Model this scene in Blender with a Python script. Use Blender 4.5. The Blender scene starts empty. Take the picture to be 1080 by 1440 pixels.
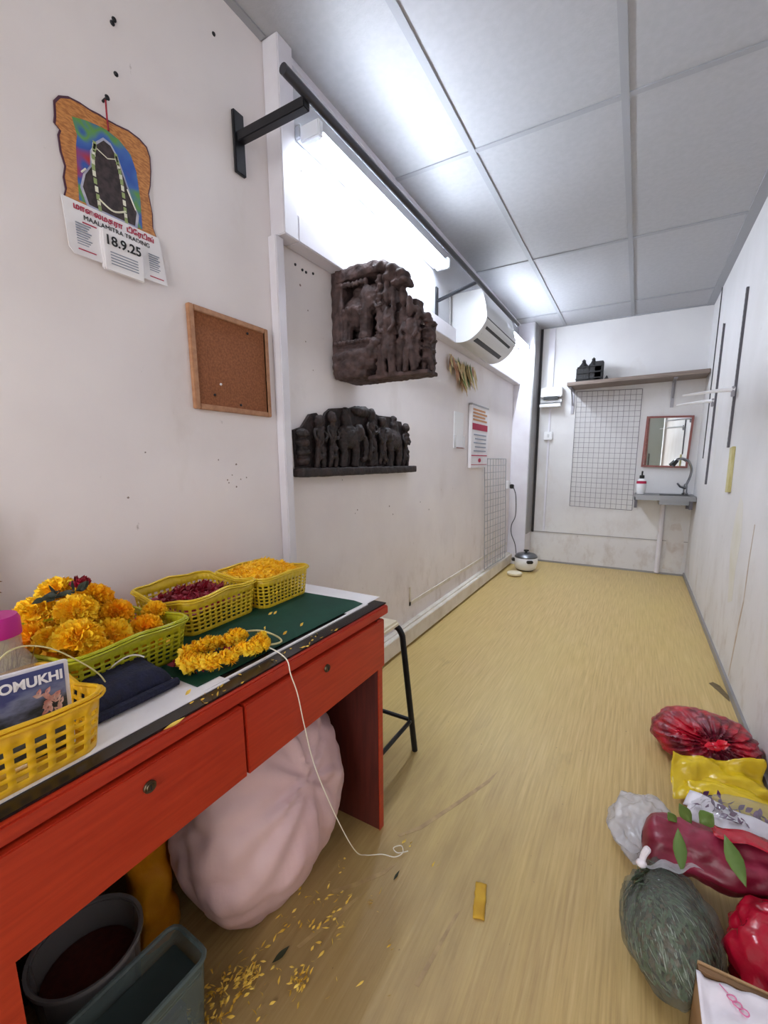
import bpy, bmesh, math, random
from mathutils import Vector, Matrix, noise
from math import sin, cos, pi, radians

SC = bpy.context.scene
COL = SC.collection

# ---------------------------------------------------------------- camera
cam_data = bpy.data.cameras.new('camera')
cam = bpy.data.objects.new('camera', cam_data)
COL.objects.link(cam)
SC.camera = cam
YAW, PITCH, ROLL = 0.51213, -0.16598, -0.00303
_f = Vector((-sin(YAW) * cos(PITCH), cos(YAW) * cos(PITCH), sin(PITCH)))
_r = Vector((cos(YAW), sin(YAW), 0))
_u = _r.cross(_f)
_r2 = cos(ROLL) * _r + sin(ROLL) * _u
_u2 = -sin(ROLL) * _r + cos(ROLL) * _u
cam.matrix_world = Matrix(((_r2.x, _u2.x, -_f.x, 0), (_r2.y, _u2.y, -_f.y, 0),
                           (_r2.z, _u2.z, -_f.z, 1.1134), (0, 0, 0, 1)))
cam_data.sensor_fit = 'AUTO'
cam_data.sensor_width = 36.0
cam_data.lens = 598.92 / 1440 * 36
cam_data.shift_x = -16.158 / 1440
cam_data.shift_y = 29.178 / 1440
cam_data.clip_start = 0.02

# ---------------------------------------------------------------- world, lights, exposure
world = bpy.data.worlds.new('world')
SC.world = world
world.use_nodes = True
bg = world.node_tree.nodes['Background']
bg.inputs[0].default_value = (0.92, 0.95, 1.0, 1)
bg.inputs[1].default_value = 1.0


def area(name, loc, rot, sx, sy, power, col):
    l = bpy.data.lights.new(name, 'AREA')
    l.shape = 'RECTANGLE'
    l.size, l.size_y = sx, sy
    l.energy = power
    l.color = col
    o = bpy.data.objects.new(name, l)
    o.location = loc
    o.rotation_euler = rot
    COL.objects.link(o)
    return o


# daylight through the open shop front behind the camera
area('shop_front_daylight', (-0.42, -1.75, 1.25), (radians(90), 0, 0), 1.1, 2.1, 8, (1.0, 0.945, 0.915))
TUBE_STRENGTH = 62.0
SC.view_settings.view_transform = 'Standard'
SC.view_settings.look = 'None'
SC.view_settings.gamma = 1.0
SC.view_settings.use_curve_mapping = False
SC.view_settings.exposure = 1.52
SC.cycles.max_bounces = 16
SC.cycles.diffuse_bounces = 8
SC.cycles.transparent_max_bounces = 16

# ---------------------------------------------------------------- materials
def lin(c):
    return tuple(((v / 255) / 12.92 if v / 255 <= 0.04045 else ((v / 255 + 0.055) / 1.055) ** 2.4) for v in c) + (1,)


def mat(name, rgb, rough=0.5, metal=0.0, rgb2=None, scale=20.0, stretch=(1, 1, 1), detail=4.0, lo=0.35, hi=0.65,
        bump=0.0, bscale=None, spec=0.5, emit=0.0, alpha=1.0, sss=0.0, trans=0.0, coat=0.0):
    m = bpy.data.materials.new(name)
    m.use_nodes = True
    nt = m.node_tree
    b = nt.nodes['Principled BSDF']
    b.inputs['Base Color'].default_value = lin(rgb)
    b.inputs['Roughness'].default_value = rough
    b.inputs['Metallic'].default_value = metal
    b.inputs['Specular IOR Level'].default_value = spec
    b.inputs['Coat Weight'].default_value = coat
    b.inputs['Transmission Weight'].default_value = trans
    if sss:
        b.inputs['Subsurface Weight'].default_value = sss
        b.inputs['Subsurface Radius'].default_value = (0.02, 0.015, 0.01)
    if emit:
        b.inputs['Emission Color'].default_value = lin(rgb)
        b.inputs['Emission Strength'].default_value = emit
    if rgb2 is not None or bump:
        tc = nt.nodes.new('ShaderNodeTexCoord')
        mp = nt.nodes.new('ShaderNodeMapping')
        mp.inputs['Scale'].default_value = stretch
        nt.links.new(tc.outputs['Object'], mp.inputs[0])
        nz = nt.nodes.new('ShaderNodeTexNoise')
        nz.inputs['Scale'].default_value = scale
        nz.inputs['Detail'].default_value = detail
        nt.links.new(mp.outputs[0], nz.inputs['Vector'])
        if rgb2 is not None:
            cr = nt.nodes.new('ShaderNodeValToRGB')
            cr.color_ramp.elements[0].position = lo
            cr.color_ramp.elements[0].color = lin(rgb)
            cr.color_ramp.elements[1].position = hi
            cr.color_ramp.elements[1].color = lin(rgb2)
            nt.links.new(nz.outputs[0], cr.inputs[0])
            nt.links.new(cr.outputs[0], b.inputs['Base Color'])
        if bump:
            nb = nz
            if bscale:
                nb = nt.nodes.new('ShaderNodeTexNoise')
                nb.inputs['Scale'].default_value = bscale
                nb.inputs['Detail'].default_value = 5
                nt.links.new(mp.outputs[0], nb.inputs['Vector'])
            bp = nt.nodes.new('ShaderNodeBump')
            bp.inputs['Strength'].default_value = bump
            bp.inputs['Distance'].default_value = 0.01
            nt.links.new(nb.outputs[0], bp.inputs['Height'])
            nt.links.new(bp.outputs[0], b.inputs['Normal'])
    if alpha < 1:
        out = nt.nodes['Material Output']
        mx = nt.nodes.new('ShaderNodeMixShader')
        tr = nt.nodes.new('ShaderNodeBsdfTransparent')
        c = lin(rgb)
        tr.inputs[0].default_value = tuple(0.55 + 0.45 * v for v in c[:3]) + (1,)
        mx.inputs[0].default_value = alpha
        nt.links.new(tr.outputs[0], mx.inputs[1])
        nt.links.new(b.outputs[0], mx.inputs[2])
        nt.links.new(mx.outputs[0], out.inputs[0])
    return m


def wall_mat(name, rgb, rgb2, grime, seed, low=0.5):
    """painted board wall: faint mottling, thin smudges and sparse brown stains"""
    m = mat(name, rgb, 0.55, rgb2=rgb2, scale=2.2, detail=5, bump=0.05, bscale=35)
    nt = m.node_tree
    b = nt.nodes['Principled BSDF']
    base = b.inputs['Base Color'].links[0].from_socket
    tc = nt.nodes.new('ShaderNodeTexCoord')
    mp = nt.nodes.new('ShaderNodeMapping')
    mp.inputs['Location'].default_value = (seed, seed * 2, seed)
    mp.inputs['Scale'].default_value = (1, 1, 0.55)
    nt.links.new(tc.outputs['Object'], mp.inputs[0])
    prev = base
    for sc, lo, hi, col in ((3.0, 0.60, 0.86, grime), (24.0, 0.705, 0.76, (140, 128, 122))):
        n = nt.nodes.new('ShaderNodeTexNoise')
        n.inputs['Scale'].default_value = sc
        n.inputs['Detail'].default_value = 6
        n.inputs['Roughness'].default_value = 0.6
        nt.links.new(mp.outputs[0], n.inputs['Vector'])
        r = nt.nodes.new('ShaderNodeValToRGB')
        r.color_ramp.elements[0].position = lo
        r.color_ramp.elements[0].color = (0, 0, 0, 1)
        r.color_ramp.elements[1].position = hi
        r.color_ramp.elements[1].color = (0.6, 0.6, 0.6, 1)
        nt.links.new(n.outputs[0], r.inputs[0])
        mx = nt.nodes.new('ShaderNodeMix')
        mx.data_type = 'RGBA'
        nt.links.new(r.outputs[0], mx.inputs[0])
        nt.links.new(prev, mx.inputs[6])
        mx.inputs[7].default_value = lin(col)
        prev = mx.outputs[2]
    # damp brown blotches low on the boards
    sx = nt.nodes.new('ShaderNodeSeparateXYZ')
    nt.links.new(tc.outputs['Object'], sx.inputs[0])
    mr = nt.nodes.new('ShaderNodeMapRange')
    nt.links.new(sx.outputs[2], mr.inputs[0])
    mr.inputs[1].default_value = 0.0
    mr.inputs[2].default_value = 0.75
    mr.inputs[3].default_value = low
    mr.inputs[4].default_value = 0.0
    n = nt.nodes.new('ShaderNodeTexNoise')
    n.inputs['Scale'].default_value = 6.5
    n.inputs['Detail'].default_value = 8
    n.inputs['Roughness'].default_value = 0.7
    nt.links.new(mp.outputs[0], n.inputs['Vector'])
    r = nt.nodes.new('ShaderNodeValToRGB')
    r.color_ramp.elements[0].position = 0.50
    r.color_ramp.elements[0].color = (0, 0, 0, 1)
    r.color_ramp.elements[1].position = 0.68
    nt.links.new(n.outputs[0], r.inputs[0])
    mu = nt.nodes.new('ShaderNodeMath')
    mu.operation = 'MULTIPLY'
    nt.links.new(r.outputs[0], mu.inputs[0])
    nt.links.new(mr.outputs[0], mu.inputs[1])
    mx = nt.nodes.new('ShaderNodeMix')
    mx.data_type = 'RGBA'
    nt.links.new(mu.outputs[0], mx.inputs[0])
    nt.links.new(prev, mx.inputs[6])
    mx.inputs[7].default_value = lin((150, 128, 110))
    nt.links.new(mx.outputs[2], b.inputs['Base Color'])
    return m


def floor_mat():
    m = bpy.data.materials.new('vinyl_floor')
    m.use_nodes = True
    nt = m.node_tree
    b = nt.nodes['Principled BSDF']
    tc = nt.nodes.new('ShaderNodeTexCoord')

    def nz(scale, st, loc=(0, 0, 0), detail=5, rot=0.0):
        mp = nt.nodes.new('ShaderNodeMapping')
        mp.inputs['Scale'].default_value = st
        mp.inputs['Location'].default_value = loc
        mp.inputs['Rotation'].default_value = (0, 0, rot)
        nt.links.new(tc.outputs['Object'], mp.inputs[0])
        n = nt.nodes.new('ShaderNodeTexNoise')
        n.inputs['Scale'].default_value = scale
        n.inputs['Detail'].default_value = detail
        n.inputs['Roughness'].default_value = 0.6
        nt.links.new(mp.outputs[0], n.inputs['Vector'])
        return n.outputs[0]

    def ramp(s, stops):
        r = nt.nodes.new('ShaderNodeValToRGB')
        while len(r.color_ramp.elements) < len(stops):
            r.color_ramp.elements.new(0.5)
        for e, (p, c) in zip(r.color_ramp.elements, stops):
            e.position = p
            e.color = c
        nt.links.new(s, r.inputs[0])
        return r.outputs[0]

    def mix(f, a, c):
        x = nt.nodes.new('ShaderNodeMix')
        x.data_type = 'RGBA'
        nt.links.new(f, x.inputs[0])
        nt.links.new(a, x.inputs[6])
        if isinstance(c, tuple):
            x.inputs[7].default_value = c
        else:
            nt.links.new(c, x.inputs[7])
        return x.outputs[2]

    g = nz(26, (5.2, 0.16, 1), detail=9)
    base = ramp(g, [(0.30, lin((178, 150, 96))), (0.5, lin((198, 170, 112))), (0.7, lin((212, 186, 130)))])
    # worn yellowish field in the middle of the room
    w = ramp(nz(0.9, (1, 0.5, 1), (3, 1, 0)), [(0.42, (0, 0, 0, 1)), (0.66, (0.55, 0.55, 0.55, 1))])
    c1 = mix(w, base, lin((206, 184, 112)))
    # dark scuffs
    s = ramp(nz(5, (1, 0.4, 1), (7, 2, 0), 6, 0.5), [(0.64, (0, 0, 0, 1)), (0.80, (0.55, 0.55, 0.55, 1))])
    c2 = mix(s, c1, lin((112, 88, 56)))
    s2 = ramp(nz(60, (1, 1, 1), (1, 5, 0), 2), [(0.73, (0, 0, 0, 1)), (0.78, (0.7, 0.7, 0.7, 1))])
    c3 = mix(s2, c2, lin((96, 78, 54)))
    # grime trodden in along the desk
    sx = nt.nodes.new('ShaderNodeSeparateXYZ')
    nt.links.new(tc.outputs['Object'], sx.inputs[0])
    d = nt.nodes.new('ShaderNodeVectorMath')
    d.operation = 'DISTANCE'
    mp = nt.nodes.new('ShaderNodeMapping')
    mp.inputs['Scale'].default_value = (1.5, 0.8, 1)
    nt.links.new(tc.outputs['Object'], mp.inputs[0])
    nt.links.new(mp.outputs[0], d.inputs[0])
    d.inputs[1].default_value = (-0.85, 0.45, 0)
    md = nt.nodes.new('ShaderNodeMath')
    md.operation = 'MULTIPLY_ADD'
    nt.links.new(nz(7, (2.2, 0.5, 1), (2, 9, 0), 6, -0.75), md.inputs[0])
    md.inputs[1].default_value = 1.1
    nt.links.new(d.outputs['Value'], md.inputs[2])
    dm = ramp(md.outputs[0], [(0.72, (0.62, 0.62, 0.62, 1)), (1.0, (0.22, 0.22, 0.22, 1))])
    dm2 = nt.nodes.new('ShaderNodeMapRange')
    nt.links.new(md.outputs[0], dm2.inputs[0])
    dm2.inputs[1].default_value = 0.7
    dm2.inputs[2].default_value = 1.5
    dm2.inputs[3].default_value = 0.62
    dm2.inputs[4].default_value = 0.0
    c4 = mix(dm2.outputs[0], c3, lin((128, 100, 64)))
    nt.links.new(c4, b.inputs['Base Color'])
    b.inputs['Roughness'].default_value = 0.38
    b.inputs['Specular IOR Level'].default_value = 0.4
    bp = nt.nodes.new('ShaderNodeBump')
    bp.inputs['Strength'].default_value = 0.25
    bp.inputs['Distance'].default_value = 0.004
    nt.links.new(g, bp.inputs['Height'])
    nt.links.new(bp.outputs[0], b.inputs['Normal'])
    return m


M = {}
M['wall_l'] = wall_mat('wall_paint_left', (233, 227, 226), (224, 217, 217), (196, 182, 172), 1.3)
M['wall_b'] = wall_mat('wall_paint_back', (218, 217, 217), (209, 207, 208), (186, 172, 160), 4.1)
M['wall_r'] = wall_mat('wall_paint_right', (217, 215, 216), (207, 205, 205), (200, 190, 156), 7.7)
M['trim'] = mat('white_trim', (222, 221, 228), 0.35, rgb2=(212, 208, 216), scale=5)
M['panel'] = mat('gloss_panel', (192, 194, 199), 0.22, rgb2=(184, 186, 192), scale=3)
M['skirt'] = mat('skirting', (222, 216, 206), 0.45, rgb2=(200, 190, 176), scale=9, lo=0.45, hi=0.75)
M['floor'] = floor_mat()
M['tile'] = mat('ceiling_tile', (168, 169, 173), 0.55, rgb2=(163, 164, 168), scale=40, bump=0.08, bscale=120)
M['tbar'] = mat('ceiling_grid', (150, 152, 157), 0.5)  # shade on the grid bars is put into this darker grey
M['seam'] = mat('dark_seam', (52, 50, 52), 0.6)
M['greyside'] = mat('grey_trim_and_shade', (150, 148, 148), 0.45, metal=0.3)
M['steel_black'] = mat('black_steel', (30, 31, 36), 0.38, metal=0.3)
M['rail_grey'] = mat('rail_finish', (66, 66, 72), 0.32, metal=0.5)
M['tube'] = mat('tube_light', (231, 241, 254), 0.4, emit=TUBE_STRENGTH)
M['batten'] = mat('batten_white', (226, 230, 236), 0.35)
M['ac'] = mat('ac_plastic', (206, 207, 208), 0.3, coat=0.2)
M['ac_dark'] = mat('ac_dark', (32, 32, 36), 0.5)
M['wood_carved'] = mat('weathered_teak', (50, 36, 35), 0.72, rgb2=(88, 68, 66), scale=28, lo=0.35, hi=0.72, bump=0.5, bscale=70)
M['wood_frieze'] = mat('dark_carved_wood', (28, 20, 20), 0.68, rgb2=(56, 39, 37), scale=30, lo=0.4, hi=0.75, bump=0.5, bscale=80)
M['cork'] = mat('cork', (124, 74, 44), 0.95, rgb2=(148, 92, 58), scale=160, bump=0.25, bscale=220)
M['pine'] = mat('cork_frame', (158, 112, 82), 0.55, rgb2=(178, 132, 98), scale=10, stretch=(1, 6, 6))
M['desk'] = mat('red_wood', (166, 38, 17), 0.36, rgb2=(188, 54, 27), scale=16, stretch=(6, 0.6, 8), lo=0.3, hi=0.75, spec=0.5)
M['desk_in'] = mat('shaded_red_wood', (74, 26, 20), 0.5, rgb2=(92, 34, 26), scale=16, stretch=(5, 5, 0.5))  # inner panels' shade is put into this darker red
M['black_mat'] = mat('black_board', (24, 20, 22), 0.25, rgb2=(42, 32, 30), scale=30)
M['green_mat'] = mat('green_vinyl', (8, 58, 45), 0.6, rgb2=(12, 68, 53), scale=12, spec=0.25)
M['paper'] = mat('paper', (232, 230, 232), 0.7, rgb2=(222, 218, 222), scale=8)
M['navy'] = mat('navy_cloth', (11, 13, 38), 0.8, rgb2=(18, 22, 56), scale=60, bump=0.4, bscale=200)
M['yellow_pl'] = mat('yellow_plastic', (228, 178, 24), 0.34, spec=0.5, sss=0.05)
M['green_pl'] = mat('lime_plastic', (178, 178, 30), 0.36, sss=0.05)
M['mustard_pl'] = mat('mustard_plastic', (224, 190, 40), 0.36, sss=0.05)
M['marigold'] = mat('marigold_petal', (255, 202, 14), 0.6, rgb2=(255, 224, 56), scale=30, sss=0.1)
M['marigold_o'] = mat('marigold_orange', (254, 184, 12), 0.6, rgb2=(255, 208, 28), scale=30, sss=0.1)
M['petal_y'] = mat('yellow_petals', (240, 186, 14), 0.6, rgb2=(252, 212, 44), scale=60)
M['petal_dry'] = mat('dry_petals', (206, 160, 40), 0.7, rgb2=(236, 204, 96), scale=40)
M['rose'] = mat('rose_petal', (122, 10, 26), 0.55, rgb2=(160, 20, 50), scale=25)
M['leafdark'] = mat('dark_leaf', (42, 48, 28), 0.6)
M['green_leaf'] = mat('green_leaf', (84, 110, 48), 0.5, rgb2=(104, 132, 62), scale=14)
M['string'] = mat('string', (232, 226, 210), 0.7)
M['twine'] = mat('twine', (214, 204, 150), 0.7)
M['sack'] = mat('pink_white_sack', (226, 196, 198), 0.5, rgb2=(214, 180, 184), scale=4, detail=3, sss=0.1, bump=0.25, bscale=14)
M['yellow_bag'] = mat('yellow_bag', (218, 148, 20), 0.4, rgb2=(204, 128, 14), scale=14, bump=0.4, bscale=24)
M['tub'] = mat('smoky_plastic', (150, 148, 150), 0.25, alpha=0.55)
M['box_pl'] = mat('box_plastic', (120, 138, 138), 0.22, alpha=0.5)
M['box_lid'] = mat('box_dark', (62, 74, 74), 0.3)
M['dark_wire'] = mat('dark_basket', (58, 46, 34), 0.5)
M['blue'] = mat('blue_item', (20, 46, 120), 0.4)
M['brown_box'] = mat('brown_board', (96, 70, 46), 0.7, rgb2=(124, 92, 60), scale=12)
M['kraft'] = mat('kraft_board', (172, 138, 98), 0.75, rgb2=(160, 126, 88), scale=14)
M['pink_lid'] = mat('pink_lid', (186, 14, 128), 0.35)
M['clear'] = mat('clear_plastic', (236, 236, 238), 0.08, alpha=0.16, spec=0.8)
M['herb_film'] = mat('herb_bag_film', (170, 176, 168), 0.10, alpha=0.18, spec=1.0, bump=1.0, bscale=34)
M['clear_jar'] = mat('clear_jar', (214, 206, 200), 0.08, alpha=0.28, spec=0.8)
M['milky'] = mat('milky_plastic', (226, 226, 232), 0.2, alpha=0.46, spec=0.8, bump=0.7, bscale=26)
M['red_bag'] = mat('red_bag', (176, 16, 40), 0.3, rgb2=(104, 22, 40), scale=16, lo=0.42, hi=0.6, bump=0.6, bscale=40, spec=0.6)
M['red_fill'] = mat('dark_red_fill', (96, 22, 40), 0.7, rgb2=(120, 40, 56), scale=30)
M['red_film'] = mat('red_film', (186, 10, 44), 0.2, alpha=0.9, bump=0.6, bscale=14, spec=0.7)
M['mag_pack'] = mat('magenta_pack', (116, 18, 44), 0.4, rgb2=(168, 52, 84), scale=9, lo=0.45, hi=0.72, bump=0.4, bscale=16, spec=0.6)
M['red_knot'] = mat('red_knot', (208, 20, 48), 0.3, spec=0.6)
M['yellow_film'] = mat('yellow_film', (232, 200, 36), 0.25, alpha=0.86, bump=0.5, bscale=18, spec=0.6)
M['purple'] = mat('purple_petals', (74, 26, 76), 0.6, rgb2=(112, 60, 112), scale=30)
M['white_pack'] = mat('white_pack', (230, 224, 232), 0.35, bump=0.3, bscale=14)
M['pink_print'] = mat('pink_print', (214, 116, 160), 0.6)
M['herb'] = mat('herb_green', (86, 106, 76), 0.7, rgb2=(116, 136, 102), scale=50)
M['herb_dk'] = mat('herb_dark', (58, 64, 50), 0.8, rgb2=(88, 90, 70), scale=40, bump=0.6, bscale=60)
M['herb_br'] = mat('herb_brown', (92, 80, 60), 0.7, rgb2=(118, 106, 78), scale=40)
M['herb_lt'] = mat('herb_pale_glint', (206, 214, 200), 0.5, rgb2=(146, 164, 134), scale=40)  # stems paled to paint in the bag film's white highlights
M['sponge'] = mat('yellow_strip', (206, 166, 52), 0.8, rgb2=(190, 146, 40), scale=20)
M['shelf'] = mat('grey_wood', (110, 96, 88), 0.5, rgb2=(136, 120, 110), scale=12, stretch=(0.5, 8, 8))
M['lock_metal'] = mat('bronze_lock', (88, 74, 58), 0.35, metal=0.8)
M['bracket'] = mat('grey_metal', (150, 148, 154), 0.4, metal=0.6)
M['black_orn'] = mat('black_wood', (18, 16, 18), 0.6, bump=0.5, bscale=60)
M['mirror'] = mat('mirror_glass', (235, 238, 238), 0.02, metal=1.0)
M['mframe'] = mat('mirror_frame', (128, 72, 68), 0.45, rgb2=(146, 88, 82), scale=14)
M['steel'] = mat('stainless', (128, 130, 134), 0.36, metal=1.0)
M['chrome'] = mat('chrome', (150, 152, 156), 0.18, metal=1.0)
M['black_pl'] = mat('black_plastic', (20, 20, 22), 0.4)
M['wire'] = mat('grid_wire', (148, 148, 152), 0.45, metal=0.2)
M['wire_b'] = mat('grid_wire_dark', (122, 118, 124), 0.45, metal=0.2)
M['white_pl'] = mat('white_plastic', (232, 232, 234), 0.35)
M['cream'] = mat('cream_plastic', (226, 216, 190), 0.5)
M['strip_wood'] = mat('pale_yellow_wood', (198, 190, 140), 0.6, rgb2=(176, 164, 104), scale=18, stretch=(6, 6, 1))
M['straw'] = mat('dry_straw', (214, 196, 150), 0.7, rgb2=(190, 164, 110), scale=20)
M['alu'] = mat('slot_channel', (88, 86, 92), 0.4, metal=0.5)
M['red_ink'] = mat('red_ink', (170, 22, 66), 0.7)
M['black_ink'] = mat('black_ink', (22, 22, 26), 0.7)
M['grey_ink'] = mat('grey_ink', (140, 146, 160), 0.7)
M['gold_print'] = mat('carved_gold_print', (204, 140, 78), 0.4, rgb2=(166, 104, 54), scale=110, stretch=(1, 0.8, 2.4), lo=0.40, hi=0.62)
M['purple_edge'] = mat('purple_edge', (78, 44, 64), 0.6)
M['deity'] = mat('black_stone_print', (40, 32, 34), 0.4, rgb2=(70, 56, 58), scale=90)
M['halo'] = mat('pale_halo_print', (196, 196, 206), 0.5, rgb2=(150, 156, 190), scale=40)
M['garland_w'] = mat('white_print', (226, 226, 206), 0.5)
M['garland_g'] = mat('pale_green_print', (150, 168, 110), 0.5)


def sky_print():
    """printed backdrop: blue, green and red patches"""
    m = bpy.data.materials.new('colour_backdrop_print')
    m.use_nodes = True
    nt = m.node_tree
    b = nt.nodes['Principled BSDF']
    tc = nt.nodes.new('ShaderNodeTexCoord')
    n = nt.nodes.new('ShaderNodeTexNoise')
    n.inputs['Scale'].default_value = 14
    n.inputs['Detail'].default_value = 1.5
    nt.links.new(tc.outputs['Object'], n.inputs['Vector'])
    r = nt.nodes.new('ShaderNodeValToRGB')
    st = [(0.3, (176, 44, 50)), (0.4, (44, 84, 166)), (0.5, (64, 104, 176)), (0.57, (96, 152, 64)), (0.66, (52, 92, 170)), (0.75, (190, 60, 60))]
    while len(r.color_ramp.elements) < len(st):
        r.color_ramp.elements.new(0.5)
    for e, (p, c) in zip(r.color_ramp.elements, st):
        e.position = p
        e.color = lin(c)
    nt.links.new(n.outputs[0], r.inputs[0])
    nt.links.new(r.outputs[0], b.inputs['Base Color'])
    b.inputs['Roughness'].default_value = 0.4
    return m


def cover_print():
    """book cover print: dusk-blue sky above, dark rocks and pale water below"""
    m = bpy.data.materials.new('cover_print')
    m.use_nodes = True
    nt = m.node_tree
    b = nt.nodes['Principled BSDF']
    tc = nt.nodes.new('ShaderNodeTexCoord')
    sx = nt.nodes.new('ShaderNodeSeparateXYZ')
    nt.links.new(tc.outputs['Generated'], sx.inputs[0])
    n = nt.nodes.new('ShaderNodeTexNoise')
    n.inputs['Scale'].default_value = 6
    n.inputs['Detail'].default_value = 6
    nt.links.new(tc.outputs['Generated'], n.inputs['Vector'])
    a = nt.nodes.new('ShaderNodeMath')
    a.operation = 'MULTIPLY_ADD'
    nt.links.new(n.outputs[0], a.inputs[0])
    a.inputs[1].default_value = 0.55
    nt.links.new(sx.outputs[2], a.inputs[2])
    r = nt.nodes.new('ShaderNodeValToRGB')
    st = [(0.25, (40, 24, 22)), (0.4, (52, 54, 52)), (0.55, (88, 96, 98)), (0.72, (40, 48, 54)), (0.86, (120, 128, 160)), (1.0, (60, 66, 120)), ]
    while len(r.color_ramp.elements) < len(st):
        r.color_ramp.elements.new(0.5)
    for e, (p, c) in zip(r.color_ramp.elements, st):
        e.position = p
        e.color = lin(c)
    nt.links.new(a.outputs[0], r.inputs[0])
    nt.links.new(r.outputs[0], b.inputs['Base Color'])
    b.inputs['Roughness'].default_value = 0.3
    return m


M['sky_print'] = sky_print()
M['cover'] = cover_print()
M['title_white'] = mat('title_white', (240, 238, 240), 0.5)
M['cover_red'] = mat('cover_red', (196, 96, 80), 0.5, rgb2=(214, 180, 170), scale=60)

# ---------------------------------------------------------------- mesh builder
class MB:
    def __init__(self):
        self.bm = bmesh.new()
        self.mi = 0

    def _new(self, verts, faces):
        vs = [self.bm.verts.new(v) for v in verts]
        for f in faces:
            try:
                fc = self.bm.faces.new([vs[i] for i in f])
                fc.material_index = self.mi
            except ValueError:
                pass
        return vs

    def box(self, x0, x1, y0, y1, z0, z1, bev=0.0, mtx=None):
        t = bmesh.new()
        bmesh.ops.create_cube(t, size=1)
        bmesh.ops.scale(t, vec=(abs(x1 - x0), abs(y1 - y0), abs(z1 - z0)), verts=t.verts)
        if bev:
            bmesh.ops.bevel(t, geom=t.edges[:], offset=bev, segments=2, affect='EDGES')
        bmesh.ops.translate(t, vec=((x0 + x1) / 2, (y0 + y1) / 2, (z0 + z1) / 2), verts=t.verts)
        if mtx is not None:
            bmesh.ops.transform(t, matrix=mtx, verts=t.verts)
        self.merge(t)
        return self

    def merge(self, t):
        t.verts.index_update()
        self._new([v.co.copy() for v in t.verts], [[v.index for v in f.verts] for f in t.faces])
        t.free()

    def tube(self, pts, r, seg=8, closed=False, cap=True):
        pts = [Vector(p) for p in pts]
        n = len(pts)
        rs = r if isinstance(r, (list, tuple)) else [r] * n
        rings = []
        up = None
        for i, p in enumerate(pts):
            a = pts[i - 1] if (i > 0 or closed) else p
            b = pts[(i + 1) % n] if (i < n - 1 or closed) else p
            t = (b - a)
            if t.length < 1e-9:
                t = Vector((0, 0, 1))
            t.normalize()
            if up is None:
                up = Vector((0, 0, 1)) if abs(t.z) < 0.9 else Vector((1, 0, 0))
            s = t.cross(up)
            if s.length < 1e-6:
                s = t.orthogonal()
            s.normalize()
            up = s.cross(t).normalized()
            rings.append([p + rs[i] * (cos(2 * pi * k / seg) * s + sin(2 * pi * k / seg) * up) for k in range(seg)])
        verts = [v for ring in rings for v in ring]
        faces = []
        m = n if closed else n - 1
        for i in range(m):
            j = (i + 1) % n
            for k in range(seg):
                l = (k + 1) % seg
                faces.append((i * seg + k, i * seg + l, j * seg + l, j * seg + k))
        if cap and not closed:
            faces.append(tuple(range(seg))[::-1])
            faces.append(tuple((n - 1) * seg + k for k in range(seg)))
        self._new(verts, faces)
        return self

    def lathe(self, prof, c=(0, 0, 0), seg=24, mtx=None, sx=1, sy=1):
        verts, faces = [], []
        for (r, z) in prof:
            for k in range(seg):
                a = 2 * pi * k / seg
                verts.append(Vector((r * sx * cos(a), r * sy * sin(a), z)))
        for i in range(len(prof) - 1):
            for k in range(seg):
                l = (k + 1) % seg
                faces.append((i * seg + k, i * seg + l, (i + 1) * seg + l, (i + 1) * seg + k))
        if prof[0][0] > 1e-6:
            faces.append(tuple(range(seg))[::-1])
        if prof[-1][0] > 1e-6:
            faces.append(tuple((len(prof) - 1) * seg + k for k in range(seg)))
        if mtx is not None:
            verts = [mtx @ v for v in verts]
        c = Vector(c)
        self._new([v + c for v in verts], faces)
        return self

    def ell(self, c, r, seg=16, rings=10, fn=None, mtx=None):
        verts, faces = [], []
        for i in range(rings + 1):
            ph = pi * i / rings
            for k in range(seg):
                a = 2 * pi * k / seg
                n = Vector((sin(ph) * cos(a), sin(ph) * sin(a), cos(ph)))
                s = fn(n) if fn else 1.0
                v = Vector((n.x * r[0] * s, n.y * r[1] * s, n.z * r[2] * s))
                if mtx is not None:
                    v = mtx @ v
                verts.append(v + Vector(c))
        for i in range(rings):
            for k in range(seg):
                l = (k + 1) % seg
                faces.append((i * seg + k, (i + 1) * seg + k, (i + 1) * seg + l, i * seg + l))
        self._new(verts, faces)
        return self

    def grid(self, fn, nu, nv, cu=False, skip=None):
        verts = [Vector(fn(i / (nu if cu else nu - 1), j / (nv - 1))) for j in range(nv) for i in range(nu)]
        faces = []
        for j in range(nv - 1):
            for i in range(nu if cu else nu - 1):
                if skip and skip(i, j):
                    continue
                k = (i + 1) % nu
                faces.append((j * nu + i, j * nu + k, (j + 1) * nu + k, (j + 1) * nu + i))
        self._new(verts, faces)
        return self

    def poly(self, pts, vec):
        """a flat outline given thickness along vec"""
        vec = Vector(vec)
        n = len(pts)
        a = [Vector(p) for p in pts]
        verts = a + [p + vec for p in a]
        faces = [tuple(range(n)), tuple(range(2 * n - 1, n - 1, -1))]
        for i in range(n):
            j = (i + 1) % n
            faces.append((i, n + i, n + j, j))
        self._new(verts, faces)
        return self

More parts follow.
